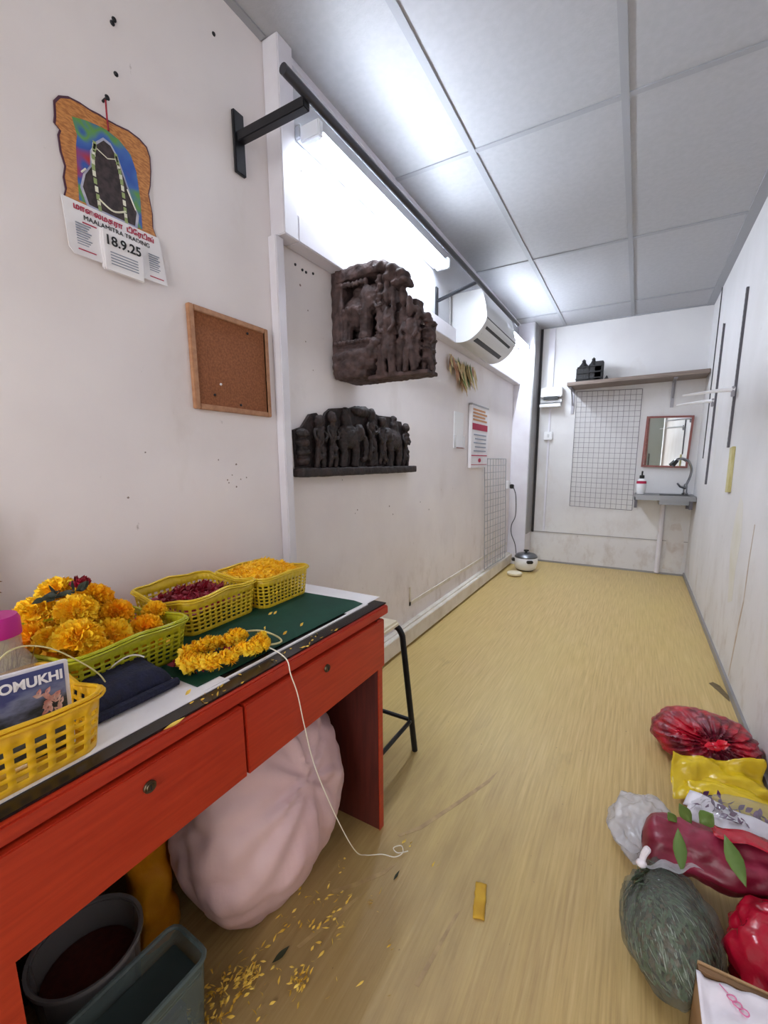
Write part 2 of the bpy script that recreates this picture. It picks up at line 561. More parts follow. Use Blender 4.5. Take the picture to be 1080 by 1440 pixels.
    def text(self, s, size, mtx, depth=0.0004, align='LEFT', bold=0.0):
        c = bpy.data.curves.new('txt', 'FONT')
        c.body = s
        c.size = size
        c.extrude = depth
        c.offset = bold
        c.align_x = align
        o = bpy.data.objects.new('txt', c)
        COL.objects.link(o)
        bpy.context.view_layer.update()
        dg = bpy.context.evaluated_depsgraph_get()
        me = bpy.data.meshes.new_from_object(o.evaluated_get(dg))
        t = bmesh.new()
        t.from_mesh(me)
        bmesh.ops.transform(t, matrix=mtx, verts=t.verts)
        self.merge(t)
        bpy.data.objects.remove(o)
        bpy.data.curves.remove(c)
        bpy.data.meshes.remove(me)
        return self

    def build(self, name, mats, parent=None, ang=35, loc=(0, 0, 0), flat=False, recalc=True):
        bm = self.bm
        bmesh.ops.remove_doubles(bm, verts=bm.verts, dist=1e-5)
        bad = [f for f in bm.faces if f.calc_area() < 1e-12]
        if bad:
            bmesh.ops.delete(bm, geom=bad, context='FACES')
        if recalc:
            bmesh.ops.recalc_face_normals(bm, faces=bm.faces)
        lim = radians(ang)
        for f in bm.faces:
            f.smooth = not flat
        for e in bm.edges:
            if len(e.link_faces) == 2:
                e.smooth = e.calc_face_angle(0) < lim
        me = bpy.data.meshes.new(name)
        bm.to_mesh(me)
        bm.free()
        if isinstance(mats, str):
            mats = [mats]
        for m in mats:
            me.materials.append(M[m])
        o = bpy.data.objects.new(name, me)
        COL.objects.link(o)
        o.location = loc
        if parent is not None:
            o.parent = parent
        return o


def tag(o, label, cat, group=None, kind=None):
    o['label'] = label
    o['category'] = cat
    if group:
        o['group'] = group
    if kind:
        o['kind'] = kind
    return o


def thing(name, loc, label, cat, group=None, rz=0.0):
    o = bpy.data.objects.new(name, None)
    o.empty_display_size = 0.05
    COL.objects.link(o)
    o.location = loc
    o.rotation_euler = (0, 0, rz)
    return tag(o, label, cat, group)


def put(parent, *objs):
    """parent world-space meshes to a thing whose base is not at the origin"""
    inv = Matrix.LocRotScale(parent.location, parent.rotation_euler, None).inverted()
    for o in objs:
        o.parent = parent
        o.matrix_parent_inverse = inv
    return objs


def struct(name, mb, m, label, cat, **k):
    o = mb.build(name, m, **k)
    return tag(o, label, cat, kind='structure')


def mod(o, t, **k):
    m = o.modifiers.new(t.lower(), t)
    for a, v in k.items():
        setattr(m, a, v)
    return m


def nz(v, s=1.0):
    return noise.noise(Vector(v) * s)


def spline(pts, n=8, closed=False):
    pts = [Vector(p) for p in pts]
    out = []
    m = len(pts)
    for i in range(m if closed else m - 1):
        p0 = pts[(i - 1) % m] if (i > 0 or closed) else pts[0]
        p1, p2 = pts[i], pts[(i + 1) % m]
        p3 = pts[(i + 2) % m] if (i + 2 < m or closed) else pts[-1]
        for k in range(n):
            t = k / n
            out.append(0.5 * ((2 * p1) + (p2 - p0) * t + (2 * p0 - 5 * p1 + 4 * p2 - p3) * t * t + (3 * p1 - p0 - 3 * p2 + p3) * t ** 3))
    if not closed:
        out.append(pts[-1])
    return out


# frames for writing on surfaces: text x -> u, text y -> v
def frame(o, u, v):
    u, v = Vector(u).normalized(), Vector(v).normalized()
    w = u.cross(v)
    o = Vector(o)
    return Matrix(((u.x, v.x, w.x, o.x), (u.y, v.y, w.y, o.y), (u.z, v.z, w.z, o.z), (0, 0, 0, 1)))


# ================================================================ ROOM
XL, XR, YB, ZC, YF = -1.18, 0.4786, 4.8826, 2.4708, -1.3
struct('floor', MB().box(XL - 0.1, XR + 0.1, YF - 0.6, YB + 0.1, -0.06, 0), 'floor', 'beige wood-look vinyl floor with dirt tracks', 'floor')
struct('wall_left', MB().box(XL - 0.1, XL, YF, YB + 0.1, 0, ZC + 0.05), 'wall_l', 'off-white painted wall with calendar and cork board', 'wall')
struct('wall_right', MB().box(XR, XR + 0.1, YF, YB + 0.1, 0, ZC + 0.05), 'wall_r', 'white board wall opposite the desk with metal uprights', 'wall')
struct('wall_back', MB().box(XL, XR, YB, YB + 0.1, 0, ZC + 0.05), 'wall_b', 'white end wall behind shelf, mesh grid and sink', 'wall')
w = MB()
w.box(XL, -0.98, YF - 0.1, YF, 0, ZC + 0.05).box(-0.98, 0.44, YF - 0.1, YF, 2.3, ZC + 0.05).box(0.44, XR, YF - 0.1, YF, 0, 2.3)
struct('wall_front', w, 'wall_r', 'white shop-front wall around the entrance behind the viewer', 'wall')
M['door_green'] = mat('frosted_door', (176, 186, 180), 0.3)
d1 = thing('door_1', (0.2, YF - 0.05, 0), 'grey-green frosted shop door beside the open entrance', 'door')
d1['kind'] = 'structure'
put(d1, MB().box(0.16, 0.43, YF - 0.07, YF - 0.03, 0.02, 2.28, bev=0.004).build('door_leaf', 'door_green'))
put(d1, MB().box(0.10, 0.16, YF - 0.08, YF - 0.02, 0, 2.28).build('door_frame', 'mframe'))
put(d1, MB().tube([(0.20, YF - 0.01, 0.95), (0.20, YF + 0.02, 0.96), (0.20, YF + 0.02, 1.25), (0.20, YF - 0.01, 1.26)], 0.012).build('door_handle', 'black_pl'))
struct('ceiling', MB().box(XL - 0.1, XR + 0.1, YF, YB + 0.1, ZC, ZC + 0.06), 'tile', 'suspended ceiling of large pale square-edged tiles', 'ceiling')
# ceiling grid
g = MB()
T1, C1 = -0.7486, 2.0409
for x in (T1, T1 + 0.6):
    g.box(x - 0.014, x + 0.014, YF, YB, ZC - 0.006, ZC + 0.001)
for k in range(-2, 3):
    y = C1 + 1.2 * k
    g.box(XL, XR, y - 0.012, y + 0.012, ZC - 0.005, ZC + 0.001)
struct('trim_1', g, 'tbar', 'metal grid bars with shade painted in grey between the ceiling tiles', 'ceiling grid')
g = MB()
g.box(XR - 0.055, XR, YF, YB, ZC - 0.008, ZC + 0.001).box(XL, XR, YB - 0.02, YB, ZC - 0.006, ZC)
g.box(XL, XL + 0.025, YF, 1.21, ZC - 0.006, ZC)
struct('trim_2', g, 'tbar', 'grey angle trim where the ceiling meets the walls', 'ceiling edge trim')
# bulkhead: recessed glossy panel in a white frame above the lower left wall
struct('trim_3', MB().box(XL, -1.148, 1.22, 4.62, 1.90, ZC), 'panel', 'glossy white bulkhead panel behind the tube lights', 'bulkhead panel')
b = MB()
b.box(XL, -1.112, 1.215, 1.285, 1.885, ZC, bev=0.003)
b.box(XL, -1.112, 1.286, 4.62, 1.885, 1.972, bev=0.003)
b.box(XL, -1.135, 1.286, 4.62, 2.448, ZC)
struct('trim_4', b, 'trim', 'white mitred frame around the bulkhead panel', 'bulkhead frame')
struct('trim_5', MB().box(XL, -1.142, 1.20, 1.24, 0, 1.884, bev=0.003), 'trim', 'white vertical batten running down below the bulkhead', 'batten')
struct('baseboard_left', MB().box(XL, -1.125, 1.24, 4.60, 0.015, 0.115, bev=0.004).box(XL, -1.150, 1.24, 4.60, 0.115, 0.125), 'skirt', 'dirty white trunking skirting along the left wall', 'skirting')
b = MB()
b.box(XL, XL + 0.006, 2.27, 4.55, 0.22, 0.245).box(XL, XL + 0.006, 2.27, 2.285, 0.22, 0.34)
struct('trim_6', b, 'skirt', 'thin raised board edge above the left skirting', 'board edge')
struct('trim_7', MB().box(XL, -0.995, 4.60, YB, 0, ZC, bev=0.003), 'trim', 'white boxed-in column in the far left corner', 'column')
struct('trim_8', MB().box(-0.995, -0.985, 4.61, YB, 0.34, ZC), 'greyside', 'grey sheet painting in shade on the side of the corner column', 'shaded side')  # sheet whose grey paints in the column side's shade
struct('trim_9', MB().box(-0.985, -0.962, YB - 0.012, YB, 0.33, ZC - 0.006), 'seam', 'dark vertical gap between corner column and end wall', 'gap strip')
struct('trim_10', MB().box(XR - 0.006, XR, 4.44, 4.458, 1.13, ZC - 0.008), 'seam', 'dark vertical joint strip near the end of the right wall', 'joint strip')
struct('baseboard_right', MB().box(XR - 0.012, XR, YF, YB, 0, 0.035), 'greyside', 'thin grey strip along the foot of the right wall', 'skirting')
struct('baseboard_back', MB().box(-0.99, XR, YB - 0.008, YB, 0, 0.018), 'greyside', 'thin grey dirt strip along the foot of the end wall', 'skirting')
struct('trim_11', MB().box(-0.985, XR, YB - 0.006, YB, 0.335, 0.341), 'greyside', 'thin horizontal board joint low on the end wall', 'joint')
c = MB()
c.box(-0.90, -0.84, YB - 0.014, YB, 1.86, ZC - 0.01).box(-0.865, -0.845, YB - 0.012, YB, 1.40, 1.66).box(-0.865, -0.845, YB - 0.012, YB, 0.35, 1.34)
struct('trim_12', c, 'trim', 'white surface cable trunking on the end wall', 'trunking')
struct('trim_13', MB().tube([(0.245, YB - 0.035, 0.02), (0.245, YB - 0.035, 0.70)], 0.022, 10), 'trim', 'white waste pipe on the wall under the sink', 'pipe')

# ================================================================ LIGHTS ON THE BULKHEAD
def batten(y0, y1, label):
    t = thing('tube_light', (-1.148, (y0 + y1) / 2, 2.25), label, 'light')
    put(t, MB().box(-1.148, -1.118, y0, y1, 2.232, 2.278, bev=0.006).build('housing', 'batten'))
    ax, az, rr = -1.055, 2.232, 0.0165
    a0 = math.atan2(-0.90, 0.43)
    for nm, mm, s in (('tube', 'tube', -1), ('tube_back', 'batten', 1)):  # opaque back half added to hold light off the ceiling
        arc = [(ax + rr * cos(a0 + s * radians(90) + pi * k / 12), y0 + 0.03, az + rr * sin(a0 + s * radians(90) + pi * k / 12)) for k in range(13)]
        put(t, MB().poly(arc, (0, y1 - y0 - 0.06, 0)).build(nm, mm))
    for y in (y0 + 0.012, y1 - 0.012):
        put(t, MB().box(-1.12, -1.036, y - 0.014, y + 0.014, 2.214, 2.268, bev=0.005).build('lamp_holder', 'batten'))
    return t


batten(1.32, 2.50, 'white batten with lit fluorescent tube above the large wood carving')
batten(3.42, 4.58, 'white batten with lit fluorescent tube beyond the air conditioner')

# black hanging rail with two wall brackets
t = thing('hanging_rail', (-0.89, 2.2, 2.13), 'long black round rail on two T-shaped wall brackets under the ceiling', 'rail')
put(t, MB().tube([(-0.89, 0.99, 2.128), (-0.89, 3.52, 2.15)], 0.0135, 14).build('rail', 'rail_grey'))
put(t, MB().box(-1.178, -1.166, 1.068, 1.108, 2.012, 2.185, bev=0.002).box(-1.166, -0.895, 1.075, 1.101, 2.098, 2.126, bev=0.002).build('wall_bracket', 'steel_black'))
put(t, MB().box(-1.146, -1.136, 2.535, 2.565, 1.99, 2.15, bev=0.002).tube([(-1.14, 2.552, 2.072), (-0.895, 2.552, 2.132)], 0.010, 6).build('wall_bracket', 'steel_black'))

# ================================================================ AIR CONDITIONER
t = thing('air_conditioner', (-1.02, 3.16, 1.89), 'white split air conditioner with dark open louvre on the left bulkhead', 'air conditioner')
y0, y1 = 2.80, 3.53
prof = [(-1.147, 2.185), (-0.965, 2.188), (-0.94, 2.178), (-0.922, 2.12), (-0.908, 2.05), (-0.906, 2.015), (-0.916, 1.985), (-0.955, 1.935), (-1.01, 1.898), (-1.06, 1.885), (-1.11, 1.888), (-1.147, 1.905)]
prof2 = spline([(a, 0, b_) for a, b_ in prof], 4)
put(t, MB().poly([(p.x, y0, p.z) for p in prof2], (0, y1 - y0, 0)).build('body', 'ac', ang=40))
put(t, MB().box(-0.925, -0.9035, y0 + 0.005, y1 - 0.005, 2.012, 2.017).build('front_panel_seam', 'ac_dark'))
A0, A1 = Vector((-0.921, 0, 1.979)), Vector((-1.012, 0, 1.899))
dA = (A1 - A0)
nA = Vector((0.66, 0, -0.75))
def strip(t0, t1, h):
    b = MB()
    p = [A0 + dA * t0, A0 + dA * t1]
    q = [(p[0].x - nA.x * 0.004, y0 + 0.055, p[0].z - nA.z * 0.004), (p[1].x - nA.x * 0.004, y0 + 0.055, p[1].z - nA.z * 0.004), (p[1].x + nA.x * h, y0 + 0.055, p[1].z + nA.z * h), (p[0].x + nA.x * h, y0 + 0.055, p[0].z + nA.z * h)]
    return b.poly(q, (0, y1 - y0 - 0.15, 0))
put(t, strip(0.02, 0.40, 0.006).build('air_outlet', 'ac_dark'))
put(t, strip(0.52, 1.0, 0.008).build('air_outlet', 'ac_dark'))
put(t, strip(0.41, 0.50, 0.012).build('louvre', 'ac'))
put(t, MB().box(-1.148, -1.135, 2.76, 2.775, 1.98, 2.20).build('cable', 'greyside'))

# ================================================================ LEFT WALL: NEAR PART
# hanging calendar
t = thing('wall_calendar', (XL, 0.68, 1.58), 'shaped wall calendar with ornate arch picture and tear-off date pad', 'calendar')
out = [(0.572, 1.895), (0.583, 1.911), (0.603, 1.922), (0.626, 1.925), (0.647, 1.924), (0.669, 1.927), (0.684, 1.926), (0.707, 1.928), (0.735, 1.933), (0.763, 1.930), (0.781, 1.921), (0.788, 1.901), (0.787, 1.868), (0.782, 1.831), (0.775, 1.808), (0.781, 1.763), (0.779, 1.728), (0.788, 1.704), (0.568, 1.700), (0.575, 1.723), (0.573, 1.746), (0.579, 1.771), (0.573, 1.798), (0.572, 1.829), (0.577, 1.842), (0.567, 1.850), (0.570, 1.866)]
o3 = [(XL + 0.002, a, b_) for a, b_ in out]
cc = Vector((XL, 0.68, 1.80))
put(t, MB().poly(o3, (0.002, 0, 0)).build('picture_board', 'purple_edge'))
put(t, MB().poly([cc + (Vector(p) - cc) * 0.965 + Vector((0.0022, 0, 0)) for p in o3], (0.0008, 0, 0)).build('arch_print', 'gold_print'))
inn = [(0.605, 1.883), (0.612, 1.85), (0.607, 1.825), (0.603, 1.759), (0.601, 1.712), (0.747, 1.712), (0.749, 1.781), (0.745, 1.844), (0.734, 1.877), (0.708, 1.895), (0.68, 1.900), (0.661, 1.898), (0.635, 1.893)]
put(t, MB().poly([(XL + 0.0052, a, b_) for a, b_ in inn], (0.0004, 0, 0)).build('backdrop_print', 'sky_print'))
dt = [(0.622, 1.712), (0.612, 1.745), (0.621, 1.775), (0.637, 1.80), (0.640, 1.83), (0.654, 1.855), (0.670, 1.872), (0.685, 1.869), (0.698, 1.85), (0.71, 1.814), (0.724, 1.77), (0.735, 1.745), (0.728, 1.712)]
f = MB()
f.poly([(XL + 0.0057, a, b_) for a, b_ in dt], (0.0005, 0, 0))
f.mi = 1
for pts in ([(0.648, 1.852), (0.640, 1.80), (0.645, 1.715)], [(0.696, 1.852), (0.704, 1.80), (0.706, 1.715)]):
    sp = spline([(XL + 0.0066, a, b_) for a, b_ in pts], 6)
    for k, p in enumerate(sp):
        f.mi = 1 if k % 2 else 2
        f.box(p.x - 0.0004, p.x + 0.0004, p.y - 0.0035, p.y + 0.0035, p.z - 0.006, p.z + 0.006)
f.mi = 1
f.tube(spline([(XL + 0.0064, 0.645, 1.735), (XL + 0.0064, 0.676, 1.722), (XL + 0.0064, 0.707, 1.735)], 6), 0.0022, 5)
f.tube([(XL + 0.0064, 0.652, 1.845), (XL + 0.0064, 0.675, 1.836), (XL + 0.0064, 0.694, 1.845)], 0.0012, 5)
f.tube([(XL + 0.0064, 0.612, 1.775), (XL + 0.0064, 0.622, 1.787)], 0.002, 5)
f.tube([(XL + 0.0064, 0.716, 1.79), (XL + 0.0064, 0.733, 1.75)], 0.0014, 5)
put(t, f.build('figure_print', ['deity', 'garland_w', 'garland_g']))
cd = Vector((XL, 0.672, 1.79))
put(t, MB().poly([Vector((XL + 0.00545, 0.672 + (a - 0.672) * 1.1, 1.79 + (max(z, 1.713) - 1.79) * 1.08)) for a, z in dt], (0.0002, 0, 0)).build('halo_print', 'halo'))
sheet = MB().poly([(XL + 0.006, 0.563, 1.706), (XL + 0.006, 0.790, 1.708), (XL + 0.012, 0.800, 1.590), (XL + 0.012, 0.575, 1.588), (XL + 0.011, 0.565, 1.600)], (0.0015, 0, 0))
put(t, sheet.build('text_sheet', 'paper'))
wr = MB()
TX = XL + 0.0086
wr.text('மாைலமதரா  டிேரடிங்', 0.0165, frame((TX + 0.0004, 0.679, 1.6885), (0, 1, 0), (0.04, 0, 1)), align='CENTER', bold=0.0004)
wr.mi = 1
wr.text('MAALAMITRA TRADING', 0.0145, frame((TX + 0.0010, 0.682, 1.6715), (0, 1, 0), (0.04, 0, 1)), align='CENTER')
wr.mi = 2
for k in range(9):
    wr.box(TX + 0.0025, TX + 0.0037, 0.584, 0.616 - 0.004 * (k % 3), 1.657 - k * 0.0055, 1.6595 - k * 0.0055)
    wr.box(TX + 0.0025, TX + 0.0037, 0.754, 0.783 - 0.004 * (k % 2), 1.655 - k * 0.0055, 1.6575 - k * 0.0055)
wr.mi = 0
wr.box(TX + 0.0045, TX + 0.0049, 0.584, 0.622, 1.601, 1.6035).box(TX + 0.0045, TX + 0.0049, 0.752, 0.79, 1.6, 1.6025)
wr.box(TX + 0.001, TX + 0.0022, 0.60, 0.63, 1.663, 1.6655)
put(t, wr.build('printed_text', ['red_ink', 'black_ink', 'grey_ink']))
pad = MB()
for k in range(4):
    pad.box(XL + 0.011 + 0.003 * k, XL + 0.0135 + 0.003 * k, 0.634 + 0.001 * k, 0.732 - 0.001 * k, 1.580 - 0.004 * (k % 2), 1.666)
pdo = pad.build('date_pad', 'paper')
put(t, pdo)
dtx = MB().text('18.9.25', 0.030, frame((XL + 0.0238, 0.683, 1.634), (0, 1, 0), (0, 0, 1)), align='CENTER', bold=0.0005)
for k in range(5):
    dtx.mi = 1
    dtx.box(XL + 0.0228, XL + 0.0234, 0.650, 0.716, 1.591 + 0.0065 * k, 1.5935 + 0.0065 * k)
put(t, dtx.build('date_lettering', ['black_ink', 'grey_ink']))
put(t, MB().tube([(XL, 0.681, 1.962), (XL + 0.02, 0.681, 1.963)], 0.003, 8).ell((XL + 0.02, 0.681, 1.963), (0.003, 0.006, 0.006), 8, 6).build('nail', 'steel_black'))
put(t, MB().tube([(XL + 0.012, 0.681, 1.962), (XL + 0.007, 0.683, 1.925), (XL + 0.007, 0.684, 1.90)], 0.0022, 6).build('hanging_loop', 'rose'))

# cork board
t = thing('cork_board', (XL, 1.01, 1.27), 'small brown cork notice board in a pale wood frame', 'notice board')
CB = (0.858, 1.164, 1.272, 1.568)
put(t, MB().box(XL + 0.001, XL + 0.010, CB[0] + 0.012, CB[1] - 0.012, CB[2] + 0.012, CB[3] - 0.012).build('cork_panel', 'cork'))
b = MB()
b.box(XL, XL + 0.017, CB[0], CB[0] + 0.016, CB[2], CB[3], bev=0.002).box(XL, XL + 0.017, CB[1] - 0.016, CB[1], CB[2], CB[3], bev=0.002)
b.box(XL, XL + 0.017, CB[0] + 0.016, CB[1] - 0.016, CB[2], CB[2] + 0.016, bev=0.002).box(XL, XL + 0.017, CB[0] + 0.016, CB[1] - 0.016, CB[3] - 0.016, CB[3], bev=0.002)
put(t, b.build('frame', 'pine'))
for (y, z, m) in ((1.075, 1.535, 'black_ink'), (0.955, 1.355, 'paper'), (0.93, 1.32, 'black_ink'), (1.03, 1.30, 'black_ink')):
    put(t, MB().ell((XL + 0.012, y, z), (0.004, 0.004, 0.004), 8, 6).build('push_pin', m))

# plugs, screws and small marks left in the wall
def plug(x, y, z, lab, grp, m='steel_black', r=0.0055):
    o = MB().lathe([(0, 0.004), (r * 0.7, 0.004), (r, 0.002), (r, -0.002)], seg=10, mtx=Matrix.Rotation(radians(90), 4, 'Y')).build('wall_plug', m, loc=(x, y, z))
    return tag(o, lab, 'wall plug', grp)


for (y, z) in ((0.727, 2.161), (0.722, 2.150), (0.719, 2.043), (1.022, 2.347)):
    plug(XL, y, z, 'dark leftover wall plug high above the shaped calendar', 'wall plugs above the calendar')
for (y, z) in ((1.352, 2.155), (1.474, 2.157), (1.583, 2.151), (1.685, 2.154)):
    plug(-1.148, y, z, 'small grey screw head in a row below the near tube light', 'screws in the bulkhead panel', 'greyside', 0.005)
for (y, z) in ((1.336, 1.843), (1.375, 1.838), (1.396, 1.837), (1.438, 1.847)):
    plug(XL, y, z, 'dark screw stub in the wall just left of the large wood carving', 'screw stubs beside the large carving', 'steel_black', 0.005)

# ================================================================ CARVED WOOD
def carve(o, voxel, strength, size):
    mod(o, 'REMESH', mode='VOXEL', voxel_size=voxel, use_smooth_shade=True)
    tx = bpy.data.textures.new('carve', 'STUCCI')
    tx.noise_scale = size
    mod(o, 'DISPLACE', texture=tx, strength=strength, mid_level=0.5, texture_coords='LOCAL')
    return o


rnd = random.Random(5)
YC = 1.55
t = thing('elephant_wood_carving', (XL, YC + 0.15, 1.46), 'large dark wood carving of an elephant on a tiered base jutting from wall', 'carving')
b = MB().box(XL, XL + 0.045, YC, YC + 0.20, 1.482, 1.886)
b.box(XL + 0.045, XL + 0.06, YC - 0.005, YC + 0.20, 1.482, 1.886)
b.box(XL + 0.045, -0.93, YC + 0.09, YC + 0.17, 1.50, 1.86)
put(t, carve(b.build('back_board', 'wood_carved'), 0.006, 0.006, 0.03))
b = MB()
b.poly([(XL + 0.03, YC - 0.01, 1.888), (-0.955, YC - 0.015, 1.890), (-0.93, YC - 0.015, 1.872), (-0.97, YC - 0.01, 1.845), (XL + 0.03, YC - 0.01, 1.838)], (0, 0.19, 0))
for k, (x, z, r) in enumerate(((-0.925, 1.865, 0.026), (-0.885, 1.845, 0.026), (-0.845, 1.82, 0.022), (-0.83, 1.795, 0.018), (-0.90, 1.82, 0.026), (-0.865, 1.79, 0.02))):
    b.ell((x, YC + 0.02, z), (r * 1.2, 0.05, r * 0.85), 10, 8)
b.tube([(-0.96, YC - 0.01, 1.86), (-0.90, YC - 0.01, 1.855), (-0.84, YC, 1.825)], 0.016, 8)
put(t, carve(b.build('canopy', 'wood_carved'), 0.006, 0.008, 0.02))
b = MB()
b.ell((-1.07, YC + 0.07, 1.73), (0.078, 0.075, 0.072), 16, 12)
b.ell((-0.985, YC + 0.04, 1.765), (0.045, 0.05, 0.055), 14, 10)
b.ell((-1.0, YC + 0.0, 1.765), (0.036, 0.012, 0.048), 12, 8)
b.tube(spline([(-0.95, YC + 0.03, 1.765), (-0.925, YC + 0.02, 1.72), (-0.925, YC + 0.015, 1.67), (-0.94, YC + 0.01, 1.63), (-0.955, YC + 0.0, 1.615)], 5), [0.026 - 0.0007 * k for k in range(21)], 10)
for (x, y) in ((-1.125, YC + 0.03), (-1.02, YC + 0.02), (-1.125, YC + 0.12), (-1.02, YC + 0.12)):
    b.tube([(x, y, 1.72), (x + 0.004, y, 1.66), (x, y - 0.004, 1.605)], [0.036, 0.027, 0.029], 10)
b.tube([(-0.965, YC, 1.735), (-0.945, YC - 0.012, 1.715), (-0.925, YC - 0.014, 1.72)], [0.009, 0.007, 0.004], 6)
b.ell((-1.06, YC + 0.06, 1.80), (0.04, 0.04, 0.035), 10, 8)
b.ell((-1.05, YC + 0.05, 1.83), (0.018, 0.018, 0.02), 10, 8)
for k in range(7):
    b.ell((-1.115 + 0.017 * k, YC - 0.004, 1.725 + 0.006 * (k % 2)), (0.007, 0.008, 0.012), 8, 6)
    b.ell((-1.125 + 0.02 * k, YC + 0.0, 1.825), (0.010, 0.012, 0.012), 8, 6)
put(t, carve(b.build('elephant', 'wood_carved'), 0.0045, 0.006, 0.016))
b = MB()
b.box(XL + 0.02, -0.955, YC - 0.01, YC + 0.17, 1.585, 1.61, bev=0.008)
b.box(XL + 0.02, -0.965, YC - 0.015, YC + 0.17, 1.56, 1.585, bev=0.008)
for (z, r, w_) in ((1.545, 0.022, -0.955), (1.51, 0.024, -0.985), (1.478, 0.020, -1.02)):
    b.tube([(XL + 0.02, YC, z), ((XL + w_) / 2, YC - 0.018, z), (w_, YC + 0.0, z), (w_ + 0.01, YC + 0.14, z)], r, 10)
    b.box(XL + 0.02, w_ - 0.012, YC + 0.012, YC + 0.16, z - r, z + r)
for k in range(6):
    b.ell((-0.955 - 0.02 * k, YC - 0.012, 1.585 - 0.021 * k), (0.026, 0.02, 0.016), 10, 8)
for k in range(9):
    b.ell((-1.15 + 0.022 * k, YC - 0.018, 1.545), (0.013, 0.014, 0.016), 8, 6)
    b.ell((-1.15 + 0.018 * k, YC - 0.018, 1.508), (0.011, 0.014, 0.015), 8, 6)
    b.ell((-1.15 + 0.021 * k, YC - 0.014, 1.60), (0.009, 0.010, 0.010), 8, 6)
put(t, carve(b.build('tiered_base', 'wood_carved'), 0.005, 0.006, 0.018))
b = MB()
b.box(-1.0, -0.728, YC - 0.002, YC + 0.10, 1.447, 1.464)
b.box(-0.96, -0.80, YC + 0.05, YC + 0.11, 1.46, 1.74)
b.box(-0.80, -0.74, YC + 0.05, YC + 0.10, 1.46, 1.64)
def little_figure(b, x, y, z0, z1, w_):
    h = z1 - z0
    b.tube(spline([(x - w_ * 0.5, y, z0), (x - w_ * 0.35, y - 0.01, z0 + 0.25 * h), (x - w_ * 0.2, y, z0 + 0.45 * h)], 4), w_ * 0.36, 8)
    b.tube(spline([(x + w_ * 0.5, y, z0), (x + w_ * 0.35, y - 0.01, z0 + 0.25 * h), (x + w_ * 0.2, y, z0 + 0.45 * h)], 4), w_ * 0.36, 8)
    b.ell((x, y, z0 + 0.58 * h), (w_ * 0.62, 0.022, 0.17 * h), 10, 8)
    b.ell((x, y, z0 + 0.86 * h), (w_ * 0.45, 0.024, 0.10 * h), 10, 8)
    b.ell((x, y, z0 + 0.97 * h), (w_ * 0.34, 0.02, 0.07 * h), 10, 8)
    for s in (-1, 1):
        b.tube(spline([(x + s * w_ * 0.6, y, z0 + 0.70 * h), (x + s * w_ * 1.0, y - 0.014, z0 + 0.55 * h), (x + s * w_ * 0.55, y - 0.022, z0 + 0.44 * h)], 4), w_ * 0.22, 8)
little_figure(b, -0.905, YC + 0.0, 1.462, 1.80, 0.034)
little_figure(b, -0.85, YC + 0.03, 1.462, 1.795, 0.036)
for k in range(22):
    b.ell((-0.945 + 0.008 * (k % 2), YC + 0.0, 1.47 + 0.017 * k), (0.016, 0.016, 0.010), 8, 6)
    b.ell((-0.878, YC + 0.0, 1.47 + 0.0145 * k), (0.011, 0.014, 0.009), 8, 6)
put(t, carve(b.build('pillar_figures', 'wood_carved'), 0.005, 0.006, 0.018))
b = MB()
little_figure(b, -0.805, YC + 0.0, 1.462, 1.725, 0.036)
little_figure(b, -0.745, YC + 0.04, 1.462, 1.67, 0.032)
for (x, z) in ((-0.775, 1.675), (-0.758, 1.662), (-0.742, 1.64), (-0.748, 1.61), (-0.742, 1.58), (-0.745, 1.54), (-0.742, 1.50)):
    b.ell((x, YC + 0.05, z), (0.022, 0.05, 0.010), 10, 6)
for k in range(16):
    b.ell((-0.78 + 0.006 * (k % 3), YC + 0.005, 1.48 + 0.014 * k), (0.012, 0.012, 0.008), 8, 6)
put(t, carve(b.build('tip_figures', 'wood_carved'), 0.005, 0.006, 0.018))

# low relief frieze
XW = XL + 0.001
t = thing('figure_frieze', (XL, 1.76, 1.05), 'long low dark wood frieze of figures and elephants below the big carving', 'carving')
sil = [(1.279, 1.235), (1.325, 1.249), (1.352, 1.278), (1.375, 1.302), (1.415, 1.311), (1.442, 1.291), (1.46, 1.287), (1.476, 1.317), (1.511, 1.338), (1.605, 1.35), (1.643, 1.351), (1.69, 1.365), (1.781, 1.375), (1.832, 1.357), (1.899, 1.343), (1.948, 1.344), (2.03, 1.347), (2.062, 1.316), (2.102, 1.331), (2.143, 1.33), (2.16, 1.297), (2.194, 1.275), (2.20, 1.09), (1.285, 1.09)]
b = MB().poly([(XW, a, z) for a, z in sil], (0.014, 0, 0))
put(t, b.build('back_panel', 'wood_frieze'))
put(t, carve(MB().box(XW, XW + 0.06, 1.272, 2.25, 1.052, 1.088, bev=0.004).build('plinth', 'wood_frieze'), 0.006, 0.003, 0.03))
